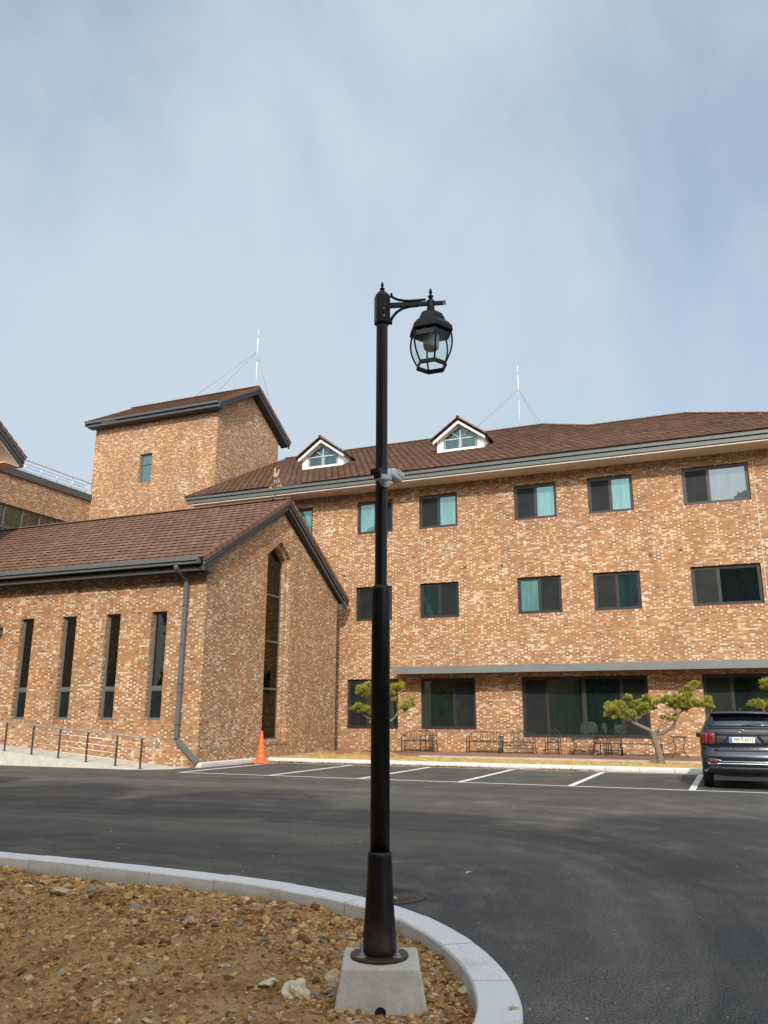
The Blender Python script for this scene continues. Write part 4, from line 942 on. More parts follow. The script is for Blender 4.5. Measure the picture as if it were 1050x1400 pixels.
for i in range(6):
    m = MB(); a0, a1 = lr + i * pi / 3, lr + (i + 1) * pi / 3
    for (r, z), (r2, z2) in zip(prof, prof[1:]):
        m.face([(lx + r * .99 * cos(a0), ly + r * .99 * sin(a0), z), (lx + r * .99 * cos(a1), ly + r * .99 * sin(a1), z), (lx + r2 * .99 * cos(a1), ly + r2 * .99 * sin(a1), z2), (lx + r2 * .99 * cos(a0), ly + r2 * .99 * sin(a0), z2)], None, True)
    m.build('lantern_glass', lg, lo)
m = MB(); m.lathe([(.050, 4.150), (.055, 4.14), (.055, 4.055), (.050, 4.03), (.036, 4.018), (.01, 4.015)], (lx, ly), 24); m.build('bulb', plain('frosted_bulb', (.52, .52, .48), .45, var=.05), lo)
m = MB(); m.lathe([(.120, 4.146), (.116, 4.126), (.05, 4.122)], (lx, ly), 6, False, rot=lr); m.build('reflector', plain('dark_reflector', (.05, .055, .06), .3, .4), lo)

# two security cameras strapped to the post
CAMW = plain('camera_white', (.58, .58, .57), .4, var=.05); CAMB = plain('camera_black', (.012, .012, .014), .2)
def cctv(c, dirv, lab, mount):
    c = Vector(c); K = .82; d = Vector(dirv).normalized(); sx = d.cross(Vector((0, 0, 1))).normalized(); u = sx.cross(d).normalized()
    t = thing('security_camera', lab, 'camera', tuple(c), 'security cameras on the lamp post')
    b = MB(); P = lambda a, r, ang: tuple(c + d * a + (sx * cos(ang) + u * sin(ang)) * r)
    R = []
    for a, r in ((-.068, .016), (-.06, .028), (-.03, .031), (.028, .033), (.048, .033)):
        R.append([tuple(c + d * a + sx * (r * (1 if abs(cos(q)) > .5 else .72) * (1 if cos(q) > 0 else -1) * min(1, abs(cos(q)) * 1.5)) + u * (r * min(1, abs(sin(q)) * 1.5) * (1 if sin(q) > 0 else -1))) for q in [2 * pi * (i + .5) / 16 for i in range(16)]])
    b.ring(R, True, True); b.build('housing', CAMW, t)
    b = MB(); b.obox(c + d * .050, sx * .052, u * .046, d * .005); b.build('front_glass', CAMB, t)
    b = MB(); b.obox(c + d * .03 + u * .036, sx * .070, d * .08, u * .003); b.obox(c + d * .03 + sx * .035 + u * .02, u * .033, d * .08, sx * .003); b.obox(c + d * .03 - sx * .035 + u * .02, u * .033, d * .08, sx * .003); b.build('sun_hood', CAMB if lab.startswith('grey') else CAMW, t)
    b = MB(); mt = Vector(mount); b.tube([c - u * .02 - d * .02, (c + mt) / 2 - u * .035, mt], .012, 8); nv = (Vector((LX, LY, mt.z)) - mt).normalized(); b.tube([mt - nv * .012, mt + nv * .004], .036, 20); b.build('bracket', CAMW, t)
pole = Vector((LX, LY, 3.09))
cctv(pole + rt_h * .005 - fw_h * .125, rt_h * -.62 - fw_h * .75 + Vector((0, 0, -.12)), 'grey security camera on the front of the lamp post facing the viewer', pole + rt_h * .022 - fw_h * .05 + Vector((0, 0, -.02)))
cctv(pole + rt_h * .085 + fw_h * .03 + Vector((0, 0, .045)), rt_h * .45 + fw_h * .8 + Vector((0, 0, -.1)), 'white security camera on the right of the lamp post facing away', pole + rt_h * .046 + Vector((0, 0, .05)))

# ================================================================== TRAFFIC CONE
CX, CY = -15.41, 25.66
cone = thing('traffic_cone', 'tall orange traffic cone with a wavy base in front of the gable window', 'cone', (CX, CY, 0))
ORG = plain('orange_plastic', (.78, .13, .03), .5, var=.12, scale=6)
m = MB(); prof = [(.165, .05)]
for i in range(6):
    z0_, z1_ = .05 + i * .17, .05 + (i + 1) * .17; r0_, r1_ = .165 - i * .021, .165 - (i + 1) * .021; prof += [(r0_ - .003, z0_ + .01), (r1_ + .002, z1_ - .006), (r1_ + .006, z1_)]
prof += [(.034, 1.085), (.02, 1.09)]
m.lathe(prof, (CX, CY), 28); m.build('cone_body', ORG, cone)
m = MB(); nn_ = 40; R = [[(CX + r * (1 + (.06 * sin(6 * a) if r > .25 else 0)) * cos(a), CY + r * (1 + (.06 * sin(6 * a) if r > .25 else 0)) * sin(a), z + (.018 * sin(6 * a + 1) if r > .25 else 0)) for a in [2 * pi * i / nn_ for i in range(nn_)]] for r, z in ((.16, .06), (.22, .058), (.32, .045), (.34, .022), (.33, .004), (.16, .004))]
m.ring(R, True, False, True); m.build('cone_base', ORG, cone, fixn=True)

# ================================================================== LIGHTNING RODS, WEATHERVANE
def rod(x, y, z, h, guys, lab, wd=1.0):
    t = thing('lightning_rod', lab, 'lightning rod', (x, y, z), 'lightning rods on the roofs')
    m = MB(); m.tube([(x, y, z), (x, y, z + h * .45)], .019 * wd, 8); m.tube([(x, y, z + h * .45), (x, y, z + h * .86)], .027 * wd, 8); m.tube([(x, y, z + h * .86), (x, y, z + h)], .016, 6); m.build('mast', plain('white_mast', (.62, .63, .64), .4), t)
    for gx, gy, gz in guys: g_ = MB(); g_.tube([(x, y, z + h * .62), (gx, gy, gz)], .008, 5); g_.build('guy_wire', plain('guy_wire', (.12, .12, .12), .5), t)
zt = 18.33 + PT_ * (TM - 34.62)
rod(-24.45, TM, zt + .02, 3.75, [(-28.2, 37.0, 19.7), (-27.4, TM, zt), (-24.4, 40.6, 19.3)], 'white mast with guy wires on the ridge of the brick tower')
rod(-9.6, 42.6, ZR, 3.75, [(-12.6, 42.6, ZR), (-8.3, 41.6, ZR - .5), (-8.3, 42.4, ZR - .1)], 'thin white mast with guy wires on the long roof ridge right of the dormers', .7)
wx, wy, wz = -16.42, VMID, 6.70 + PA * (VMID - 22) + .08
wv = thing('weathervane', 'small rooster weathervane with gold arrow on the ridge of the gabled hall', 'weathervane', (wx, wy, wz))
m = MB(); m.lathe([(.13, wz - .05), (.08, wz + .07), (.03, wz + .16), (.016, wz + .20), (.016, wz + 1.02)], (wx, wy), 12); m.build('stand', IRON, wv)
m = MB(); m.tube([(wx - .22, wy, wz + .53), (wx + .22, wy, wz + .56)], .014, 6); m.prism([(wx - .30, wy - .01, wz + .52), (wx - .19, wy - .01, wz + .60), (wx - .19, wy - .01, wz + .46)], (0, .02, 0)); m.prism([(wx + .18, wy - .01, wz + .56), (wx + .30, wy - .01, wz + .62), (wx + .27, wy - .01, wz + .55), (wx + .30, wy - .01, wz + .48)], (0, .02, 0)); m.build('arrow', GOLD, wv)
COPP = plain('pale_copper', (.42, .30, .20), .5, .3, .1)
m = MB()
def letter(x, y, z, segs):
    for a, b, c, d in segs: m.tube([(x + a * .10, y, z + b * .12), (x + c * .10, y, z + d * .12)], .009, 5)
letter(wx - .06, wy, wz + .70, [(0, 0, 0, 1), (0, 1, 1, 0), (1, 0, 1, 1)]); letter(wx + .12, wy, wz + .74, [(0, 0, 0, 1), (0, 1, .9, 1), (0, .5, .7, .5), (0, 0, .9, 0)])
m.tube([(wx - .06, wy, wz + .68), (wx + .2, wy, wz + .72)], .007, 5); m.build('direction_letters', plain('pale_letters', (.50, .46, .42), .5), wv)
m = MB(); body = [(-.10, .98), (-.02, .93), (.07, .94), (.12, 1.02), (.16, 1.13), (.20, 1.26), (.15, 1.28), (.11, 1.20), (.06, 1.10), (.01, 1.10), (-.01, 1.20), (-.01, 1.33), (-.05, 1.37), (-.08, 1.31), (-.12, 1.28), (-.07, 1.24), (-.08, 1.12), (-.12, 1.05)]
m.prism([(wx + a * .9, wy - .012, wz + b) for a, b in body], (0, .024, 0)); m.build('rooster', COPP, wv)

# ================================================================== GARDEN FURNITURE
def arc(c, r, a0, a1, n=10, rz=None): return [(c[0] + r * cos(a0 + (a1 - a0) * i / n), 0, c[1] + (rz or r) * sin(a0 + (a1 - a0) * i / n)) for i in range(n + 1)]
def furn(name, label, cat, group): 
    t = bpy.data.objects.new(name, None); COL.objects.link(t); LOC[t.name] = Vector((0, 0, 0)); return tagp(t, label, cat, group)
R_ = .019
def seat_part(t, w, d=.42, h=.44, bars=9):
    m = MB(); m.tube([(-w / 2, -d / 2, h), (w / 2, -d / 2, h), (w / 2, d / 2, h), (-w / 2, d / 2, h)], .014, 6, closed=True)
    for i in range(bars): y = -d / 2 + d * (i + .5) / bars; m.box((-w / 2, y - .018, h - .008), (w / 2, y + .018, h + .007))
    m.build('seat', IRON, t)
def leg_part(t, pts, r=R_): m = MB(); m.tube(pts, r, 6); m.build('leg', IRON, t)
def make_bench(label, w=1.35, ornate=False, back=True, lowrail=False, group='wrought iron garden furniture along the wall'):
    t = furn('garden_bench', label, 'bench', group); seat_part(t, w)
    for s in (-1, 1):
        leg_part(t, [(s * w / 2, -.21, 0), (s * w / 2, -.21, .44), (s * w / 2, -.20, .60), (s * (w / 2 - .01), -.05, .66), (s * (w / 2 - .03), .17, .64)]); leg_part(t, [(s * (w / 2 + .03), .27, 0), (s * w / 2, .21, .44)])
    if back:
        b = MB(); hw = w / 2
        b.tube([(-hw, .21, .44), (-hw, .23, .60), (-hw + .05, .24, .72), (-hw + .16, .25, .80), (-hw + .34, .25, .82), (hw - .34, .25, .82), (hw - .16, .25, .80), (hw - .05, .24, .72), (hw, .23, .60), (hw, .21, .44)], .014, 6)
        k_ = 11 if not ornate else 5
        for i in range(k_): x = -hw + w * (i + 1) / (k_ + 1); b.tube([(x, .215, .44), (x + (.02 if i % 2 else -.02), .235, .62), (x, .25, .80)], .008, 5)
        if ornate:
            for cx_, r_ in ((0, .15), (-.24, .11), (.24, .11)): b.tube([(cx_ + r_ * cos(a), .24, .68 + (.06 if cx_ == 0 else 0) + r_ * sin(a)) for a in [2 * pi * i / 14 for i in range(14)]], .009, 5, closed=True); b.tube([(cx_ + r_ * .5 * cos(a), .24, .70 + r_ * .5 * sin(a)) for a in [2 * pi * i / 10 for i in range(10)]], .008, 5, closed=True)
            b.tube([(-.30, .25, .81), (-.12, .25, .92), (0, .25, .96), (.12, .25, .92), (.30, .25, .81)], .012, 6)
        b.build('backrest', IRON, t)
    if lowrail: 
        b = MB(); b.tube([(-w / 2, -.2, .20), (w / 2, -.2, .20)], .010, 5); b.tube([(-w / 2, -.2, .32), (w / 2, -.2, .32)], .010, 5)
        for i in range(8): x = -w / 2 + w * (i + .5) / 8; b.tube([(x, -.2, .20), (x, -.2, .32)], .007, 5)
        b.build('stretcher', IRON, t)
    return t
def make_chair(label, w=.48):
    t = furn('garden_chair', label, 'chair', 'wrought iron garden furniture along the wall'); seat_part(t, w, .42, .44, 7)
    for s in (-1, 1): leg_part(t, [(s * (w / 2 + .02), -.23, 0), (s * w / 2, -.21, .44), (s * (w / 2 + .02), -.18, .62), (s * (w / 2 + .01), .0, .66), (s * w / 2, .2, .62)]); leg_part(t, [(s * (w / 2 + .02), .27, 0), (s * w / 2, .21, .44)])
    b = MB(); b.tube([(-w / 2, .21, .44), (-w / 2, .24, .70)] + [(w / 2 * cos(a), .25, .72 + .24 * sin(a)) for a in [pi - pi * i / 10 for i in range(11)]] + [(w / 2, .24, .70), (w / 2, .21, .44)], .014, 6)
    b.tube([(.11 * cos(a), .25, .74 + .11 * sin(a)) for a in [2 * pi * i / 12 for i in range(12)]], .009, 5, closed=True)
    for x in (-.16, -.08, 0, .08, .16): b.tube([(x, .215, .44), (x * .7, .245, .64)], .008, 5); b.tube([(x * .7, .25, .84), (x * 1.1, .25, .92 - abs(x) * .3)], .007, 5)
    b.build('backrest', IRON, t)
    b = MB(); b.tube([(-w / 2, -.21, .18), (w / 2, -.21, .18)], .009, 5); b.tube([(-w / 2, .22, .18), (w / 2, .22, .18)], .009, 5); b.build('stretcher', IRON, t); return t
def make_table(label, w=.9, h=.62, scroll=True):
    t = furn('garden_table', label, 'table', 'wrought iron garden furniture along the wall')
    m = MB(); m.box((-w / 2, -.24, h - .02), (w / 2, .24, h)); m.tube([(-w / 2, -.24, h - .03), (w / 2, -.24, h - .03), (w / 2, .24, h - .03), (-w / 2, .24, h - .03)], .014, 6, closed=True); m.build('tabletop', IRON, t)
    for s in (-1, 1):
        for y in (-.2, .2): leg_part(t, [(s * (w / 2 + .02), y, 0), (s * (w / 2 - .05), y, .06), (s * (w / 2 - .13), y, .25), (s * (w / 2 - .14), y, .40), (s * (w / 2 - .06), y, .54), (s * (w / 2 - .10), y, h - .03)], .015)
    m = MB(); m.tube([(-w / 2 + .13, 0, .30), (w / 2 - .13, 0, .30)], .011, 6); m.tube([(-w / 2 + .1, -.2, .14), (0, 0, .24), (w / 2 - .1, .2, .14)], .01, 6); m.tube([(-w / 2 + .1, .2, .14), (0, 0, .24), (w / 2 - .1, -.2, .14)], .01, 6); m.build('stretcher', IRON, t); return t
def put(t, x, y, rz=0): t.location = (x, y, .192); t.rotation_euler = (0, 0, rz)
put(make_bench('black iron bench with slatted back nearest the lamp post, under the second ground floor window', 1.25), -12.30, 33.0, .02)
put(make_chair('black iron chair at the right end of the leftmost bench', .52), -11.70, 32.75, -.15)
put(make_bench('black iron bench with curved back between the second and third ground floor windows', 1.35), -9.42, 33.0, 0)
b3 = make_bench('ornate black iron bench with scrolled ring back left of the long window', 1.30, True, True, True); put(b3, -8.02, 32.95, .03)
c1 = make_chair('black iron chair with round back standing alone before the long window', .5); put(c1, -6.62, 32.95, 0)
put(make_table('rectangular black iron table before the middle of the long window', 1.0), -5.38, 32.85, 0)
def again(src, label, x, y, rz):
    c = copy_tree(src); c['label'] = label; put(c, x, y, rz); return c
again(c1, 'black iron chair turned sideways at the right end of the rectangular table', -4.72, 32.9, 1.2)
again(c1, 'black iron chair with round back between the sideways chair and the backless bench', -4.30, 33.05, 0)
put(make_bench('long black iron bench seat without a back behind the larger pine trunk', 1.45, False, False), -3.30, 32.95, 0)
put(make_table('small high black iron table with curved legs right of the pine trunk', .55, .74), -1.92, 32.6, .05)
# ================================================================== PARKED CAR
KX, KY = .15, 20.95
car = thing('parked_car', 'dark blue SUV parked nose towards the building, seen from behind at the right edge', 'car', (KX, KY, 0))
PAINT, pt, pp, pl_ = newmat('car_paint'); pp.inputs['Base Color'].default_value = (.012, .018, .030, 1); pp.inputs['Metallic'].default_value = .4; pp.inputs['Roughness'].default_value = .28; pp.inputs['Coat Weight'].default_value = 1; pp.inputs['Coat Roughness'].default_value = .03
CBLK = plain('car_black_trim', (.012, .012, .013), .55, var=.1); CGL = glass_mat('car_glass', (.55, .65, .75), .16, (.004, .005, .007), .002); CHR = plain('chrome', (.5, .5, .51), .24, 1.0, .03)
XF = [0, .25, .5, .7, .85, .94, .985, 1.0]; OF = [0, .006, .022, .05, .095, .16, .25, .38]
LV = [(.33, .80, .30, 4.45), (.38, .90, .10, 4.68), (.46, .935, .04, 4.76), (.60, .945, .0, 4.80), (.72, .948, .0, 4.80), (.80, .945, .03, 4.79), (.86, .942, .09, 4.77), (.98, .945, .10, 4.72), (1.12, .945, .11, 4.5), (1.24, .925, .12, 3.95), (1.33, .895, .16, 3.65), (1.38, .87, .20, 3.5),
      (1.52, .80, .32, 3.2), (1.64, .735, .43, 2.9), (1.70, .70, .46, 2.75), (1.735, .64, .50, 2.6), (1.755, .54, .62, 2.4)]
def lvl(z):
    for a, b in zip(LV, LV[1:]):
        if a[0] <= z <= b[0]: k = (z - a[0]) / (b[0] - a[0]); return [a[i] + (b[i] - a[i]) * k for i in range(4)]
    return list(LV[0] if z < LV[0][0] else LV[-1])
def offx(f):
    f = abs(f)
    for i in range(7):
        if XF[i] <= f <= XF[i + 1]: return OF[i] + (OF[i + 1] - OF[i]) * (f - XF[i]) / (XF[i + 1] - XF[i])
    return OF[-1]
def rear(x, z, out=.0):
    _, hw, yr, yf = lvl(z); f = max(-1, min(1, x / hw)); return (KX + x, KY + yr + offx(f) - out, z)
def outline(z, hw, yr, yf, k=1.0):
    P = []
    for i in range(7, 0, -1): P.append((-hw * XF[i], yr + OF[i] * k))
    for i in range(0, 8): P.append((hw * XF[i], yr + OF[i] * k))
    for i in range(7, 0, -1): P.append((hw * XF[i], yf - OF[i] * k * 1.3))
    for i in range(0, 8): P.append((-hw * XF[i], yf - OF[i] * k * 1.3))
    return [(KX + x, KY + y, z) for x, y in P]
m = MB(); m.ring([outline(*l) for l in LV], True, True); body = m.build('body', PAINT, car)
def patch(name, mat, fn, nu, nv, out, parent, lab=None, back=.03):
    """surface laid on the rear of the car; fn(u,v)->(x,z)"""
    m = MB(); P = [[rear(*fn(i / nu, j / nv), out) for i in range(nu + 1)] for j in range(nv + 1)]
    B = [[(p[0], p[1] + back, p[2]) for p in r] for r in P]
    for j in range(nv):
        for i in range(nu): m.face([P[j][i], P[j][i + 1], P[j + 1][i + 1], P[j + 1][i]], None, True)
    per = [(0, i) for i in range(nu)] + [(j, nu) for j in range(nv)] + [(nv, i) for i in range(nu, 0, -1)] + [(j, 0) for j in range(nv, 0, -1)]
    for a, b in zip(per, per[1:] + per[:1]): m.face([P[a[0]][a[1]], B[a[0]][a[1]], B[b[0]][b[1]], P[b[0]][b[1]]])
    o = m.build(name, mat, parent, fixn=True)
    if lab: o['label'] = lab
    return o
quad = lambda xa, xb, z0, xc, xd, z1: (lambda u, v: ((xa + (xb - xa) * u) * (1 - v) + (xc + (xd - xc) * u) * v, z0 + (z1 - z0) * v))
patch('rear_glass', CGL, quad(-.74, .74, 1.40, -.62, .62, 1.655), 14, 5, .012, car)
patch('glass_surround', CBLK, quad(-.83, .83, 1.345, -.66, .66, 1.70), 14, 6, .005, car)
m = MB()
R = [[(KX + x, KY + .30 + a + .10 * (abs(x) / .68) ** 3, z - .02 * (abs(x) / .68) ** 2) for a, z in ((0, 1.70), (.02, 1.735), (.35, 1.765), (.34, 1.70), (.12, 1.69))] for x in [-.68 + 1.36 * i / 12 for i in range(13)]]
m.ring(R, True, True); m.build('spoiler', PAINT, car)
for s in (-1, 1):
    m = MB(); m.tube([(KX + s * .63, KY + .75, 1.74), (KX + s * .64, KY + .82, 1.79), (KX + s * .64, KY + 2.4, 1.80), (KX + s * .62, KY + 2.5, 1.75)], .018, 6); m.build('roof_rail', DSTEEL, car)
m = MB(); m.prism([(KX - .012, KY + .55, 1.765), (KX - .012, KY + .75, 1.765), (KX - .012, KY + .70, 1.82), (KX - .012, KY + .66, 1.82)], (.024, 0, 0)); m.build('antenna_fin', PAINT, car)
RED, rt_, rp_, rl_ = newmat('tail_lamp_red'); rp_.inputs['Base Color'].default_value = (.17, .006, .008, 1); rp_.inputs['Roughness'].default_value = .12; rp_.inputs['Coat Weight'].default_value = .8
for s in (-1, 1):
    t_l = patch('tail_light', CBLK, quad(*sorted((s * .915, s * .60)), .985, *sorted((s * .905, s * .585)), 1.275), 8, 4, .010, car)
    patch('tail_light_bar', RED, quad(*sorted((s * .895, s * .785)), 1.0, *sorted((s * .885, s * .765)), 1.262), 5, 4, .028, t_l)
    patch('tail_light_bar', RED, quad(*sorted((s * .745, s * .645)), 1.0, *sorted((s * .735, s * .62)), 1.262), 4, 4, .024, t_l)
# tailgate crease, number plate recess, wings blackened to paint in their shadow
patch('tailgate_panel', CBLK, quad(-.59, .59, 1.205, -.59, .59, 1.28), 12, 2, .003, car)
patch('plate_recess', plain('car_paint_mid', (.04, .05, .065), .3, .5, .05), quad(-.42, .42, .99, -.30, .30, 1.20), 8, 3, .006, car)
for s in (-1, 1): patch('tailgate_wing_shade', CBLK, quad(*sorted((s * .60, s * .44)), .995, *sorted((s * .60, s * .31)), 1.20), 4, 3, .004, car)
patch('tailgate_lip', CBLK, quad(-.62, .62, .845, -.64, .64, .90), 12, 2, .006, car)
patch('bumper_cladding', CBLK, quad(-.90, .90, .345, -.93, .93, .50), 14, 3, .006, car)
def strip(x0, x1, zc, th, out): return patch('chrome_strip', CHR, quad(x0, x1, zc - th, x0, x1, zc + th), 14, 1, out, car)
strip(-.62, .62, .575, .018, .022); strip(-.55, .55, .625, .008, .018)
for s in (-1, 1):
    m = MB(); m.tube([rear(s * x, z, .016) for x, z in ((.50, .575), (.62, .57), (.72, .565), (.78, .58), (.80, .63), (.79, .665), (.76, .675), (.62, .67), (.55, .655), (.48, .625))], .010, 6); m.build('chrome_loop', CHR, car)
    patch('reflector', RED, quad(*sorted((s * .76, s * .56)), .60, *sorted((s * .77, s * .58)), .655), 4, 1, .010, car)
# plate
plate = MB(); y_p = KY + .085; px_ = KX - .02
plate.box((px_ - .27, y_p, 1.045), (px_ + .27, y_p + .02, 1.165)); po = plate.build('number_plate', plain('plate_white', (.72, .70, .62), .45, var=.03), car)
q = MB(); q.box((px_ - .265, y_p - .003, 1.05), (px_ - .205, y_p - .0005, 1.16)); q.build('plate_band', plain('plate_blue', (.03, .16, .42), .4), po)
def text(body, size, x, y, z, mat, name, parent, sx=1.0, ext=.002, space=1.0, bold=0.0):
    cu = bpy.data.curves.new('t', 'FONT'); cu.body = body; cu.size = size; cu.align_x = 'CENTER'; cu.align_y = 'CENTER'; cu.extrude = ext; cu.space_character = space; cu.offset = bold
    o = bpy.data.objects.new('t', cu); COL.objects.link(o); bpy.context.view_layer.update()
    me = bpy.data.meshes.new_from_object(o.evaluated_get(bpy.context.evaluated_depsgraph_get())); bpy.data.objects.remove(o)
    root = parent
    while root.parent: root = root.parent
    L = LOC[root.name]; M = Matrix.Translation(Vector((x, y, z)) - L) @ Matrix.Rotation(radians(90), 4, 'X') @ Matrix.Diagonal((sx, 1, 1, 1)); me.transform(M)
    me.materials.clear(); me.materials.append(mat); n_ = bpy.data.objects.new(name, me); COL.objects.link(n_); n_.parent = parent; return n_
text('299\uac00 6512', .105, px_ + .03, y_p - .003, 1.104, plain('plate_ink', (.03, .03, .03), .6), 'plate_number', po, .88, .001, 1.0, .001)
ex, ey, ez = rear(-.02, 1.305, .012); m = MB(); m.tube([(ex + .065 * cos(a), ey, ez + .030 * sin(a)) for a in [2 * pi * i / 24 for i in range(24)]], .006, 6, closed=True); em = m.build('emblem', CHR, car)
text('KIA', .042, ex, ey - .004, ez, CHR, 'emblem_letters', em, 1.15, .002)
for i, ch in enumerate('SORENTO'):
    x_ = -.33 + i * .105; q_ = rear(x_, .925, .012); text(ch, .048, q_[0], q_[1], .925, CHR, 'model_letter', body, 1.25, .002)
m = MB(); m.tube([rear(-.02, 1.40, .02), rear(.0, 1.43, .03), rear(.42, 1.455, .03)], .007, 5); m.build('rear_wiper', CBLK, car)
m = MB(); m.obox((KX - 1.04, KY + 3.25, 1.16), (.18, 0, 0), (0, .12, 0), (0, 0, .14)); m.obox((KX + 1.04, KY + 3.25, 1.16), (.18, 0, 0), (0, .12, 0), (0, 0, .14)); m.build('door_mirror', PAINT, car, bevel=.03)
for s in (-1, 1):
    for wy_ in (1.05, 3.85):
        m = MB(); cx = KX + s * .835; rings = []
        for dx, r in ((-.115, .27), (-.115, .335), (-.095, .352), (.095, .352), (.115, .335), (.115, .27)): rings.append([(cx + dx, KY + wy_ + r * cos(a), .352 + r * sin(a)) for a in [2 * pi * i / 36 for i in range(36)]])
        m.ring(rings, True, False, True); w_ = m.build('wheel', plain('tyre', (.016, .016, .016), .85), car)
        m = MB(); m.tube([(cx - .09, KY + wy_, .352), (cx + .09, KY + wy_, .352)], .27, 30); m.build('rim', plain('rim', (.25, .25, .26), .35, .8), w_)
m = MB(); m.box((KX - .70, KY + .25, .20), (KX + .70, KY + 4.3, .36)); m.build('underbody', CBLK, car)
for s in (-1, 1): # side glass and doors
    m = MB(); m.prism([(KX + s * .86, KY + .75, 1.36), (KX + s * .86, KY + 3.3, 1.33), (KX + s * .745, KY + 2.75, 1.63), (KX + s * .745, KY + .95, 1.62)], (s * .02, 0, 0)); m.build('side_window', CGL, car)

# ================================================================== CLOUD-PRUNED PINES
BARK = island_mat('pine_bark', [(0, (.17, .13, .10)), (1, (.17, .13, .10))], .95, 30, 1.0, .02, 26)
NEED = island_mat('pine_needles', [(0, (.15, .165, .016)), (.5, (.25, .26, .03)), (.85, (.36, .35, .06)), (1, (.42, .38, .09))], .6, 20, 0, .01, 5)
def pine(base, lab, trunk, limbs, pads, seed):
    R = random.Random(seed); t = thing('pruned_pine', lab, 'pine tree', base, 'pines trained along the building')
    bx_, by_, bz_ = base
    m = MB()
    P = [(x, by_ + dy, z) for x, z, dy, r in trunk]; C = catmull([(*p,) for p in P], 6); rs = []
    for i in range(len(C)):
        f = i / 6; k = min(int(f), len(trunk) - 2); u = f - k; rs.append((trunk[k][3] * (1 - u) + trunk[k + 1][3] * u) * (1 + .10 * noise.noise(Vector((i * .9, seed, 0)))))
    m.tube(C, rs, 12)
    tr_ = m.build('trunk', BARK, t)
    for lb in limbs:
        b = MB(); C = catmull([(x, by_ + dy, z) for x, z, dy, r in lb], 6); rs = []
        for i in range(len(C)):
            f = i / 6; k = min(int(f), len(lb) - 2); u = f - k; rs.append(lb[k][3] * (1 - u) + lb[k + 1][3] * u)
        b.tube([c + Vector((.012 * noise.noise(c * 5), .012 * noise.noise(c * 5 + Vector((7, 0, 0))), .012 * noise.noise(c * 6))) for c in C], rs, 8); b.build('limb', BARK, t)
    m = MB(); tw = MB()
    for (px, pz, pr) in pads:
        dy = R.uniform(-.35, .35) * (1 if pr > .1 else .5)
        n_ = int(78 * (pr / .15) ** 2) + 12
        c = Vector((px, by_ + dy, pz))
        for _ in range(n_):
            v = Vector((R.gauss(0, 1), R.gauss(0, 1), R.gauss(0, 1))).normalized(); q = R.random() ** .45
            tip = c + Vector((v.x * pr * 1.5, v.y * pr * 1.5, v.z * pr * 1.02)) * q
            if v.z < -.55: continue
            d = (Vector((v.x * .8, v.y * .8, abs(v.z) * .6 + .75))).normalized()
            tw.tube([tip - d * .07, tip], .004, 3)
            for _k in range(30):
                dd = (d * .9 + Vector((R.gauss(0, .5), R.gauss(0, .5), R.gauss(0, .42)))).normalized(); L = R.uniform(.055, .10); s = dd.cross(Vector((R.random() - .5, R.random() - .5, R.random() - .5))).normalized() * .0055
                o = tip - d * R.uniform(0, .05); m.face([o - s, o + s, o + dd * L])
        near = min(((Vector((x, by_ + dyy, z)) - c).length, (x, by_ + dyy, z)) for lb in limbs + [trunk] for x, z, dyy, r in lb)
        if near[0] > .05: tw.tube([near[1], tuple((Vector(near[1]) + c) / 2 + Vector((R.uniform(-.03, .03), 0, -.03))), tuple(c - Vector((0, 0, pr * .2)))], [.014, .010, .006], 5)
    tw.build('twigs', BARK, t); m.build('needles', NEED, t, fixn=False)
Y2 = 29.0
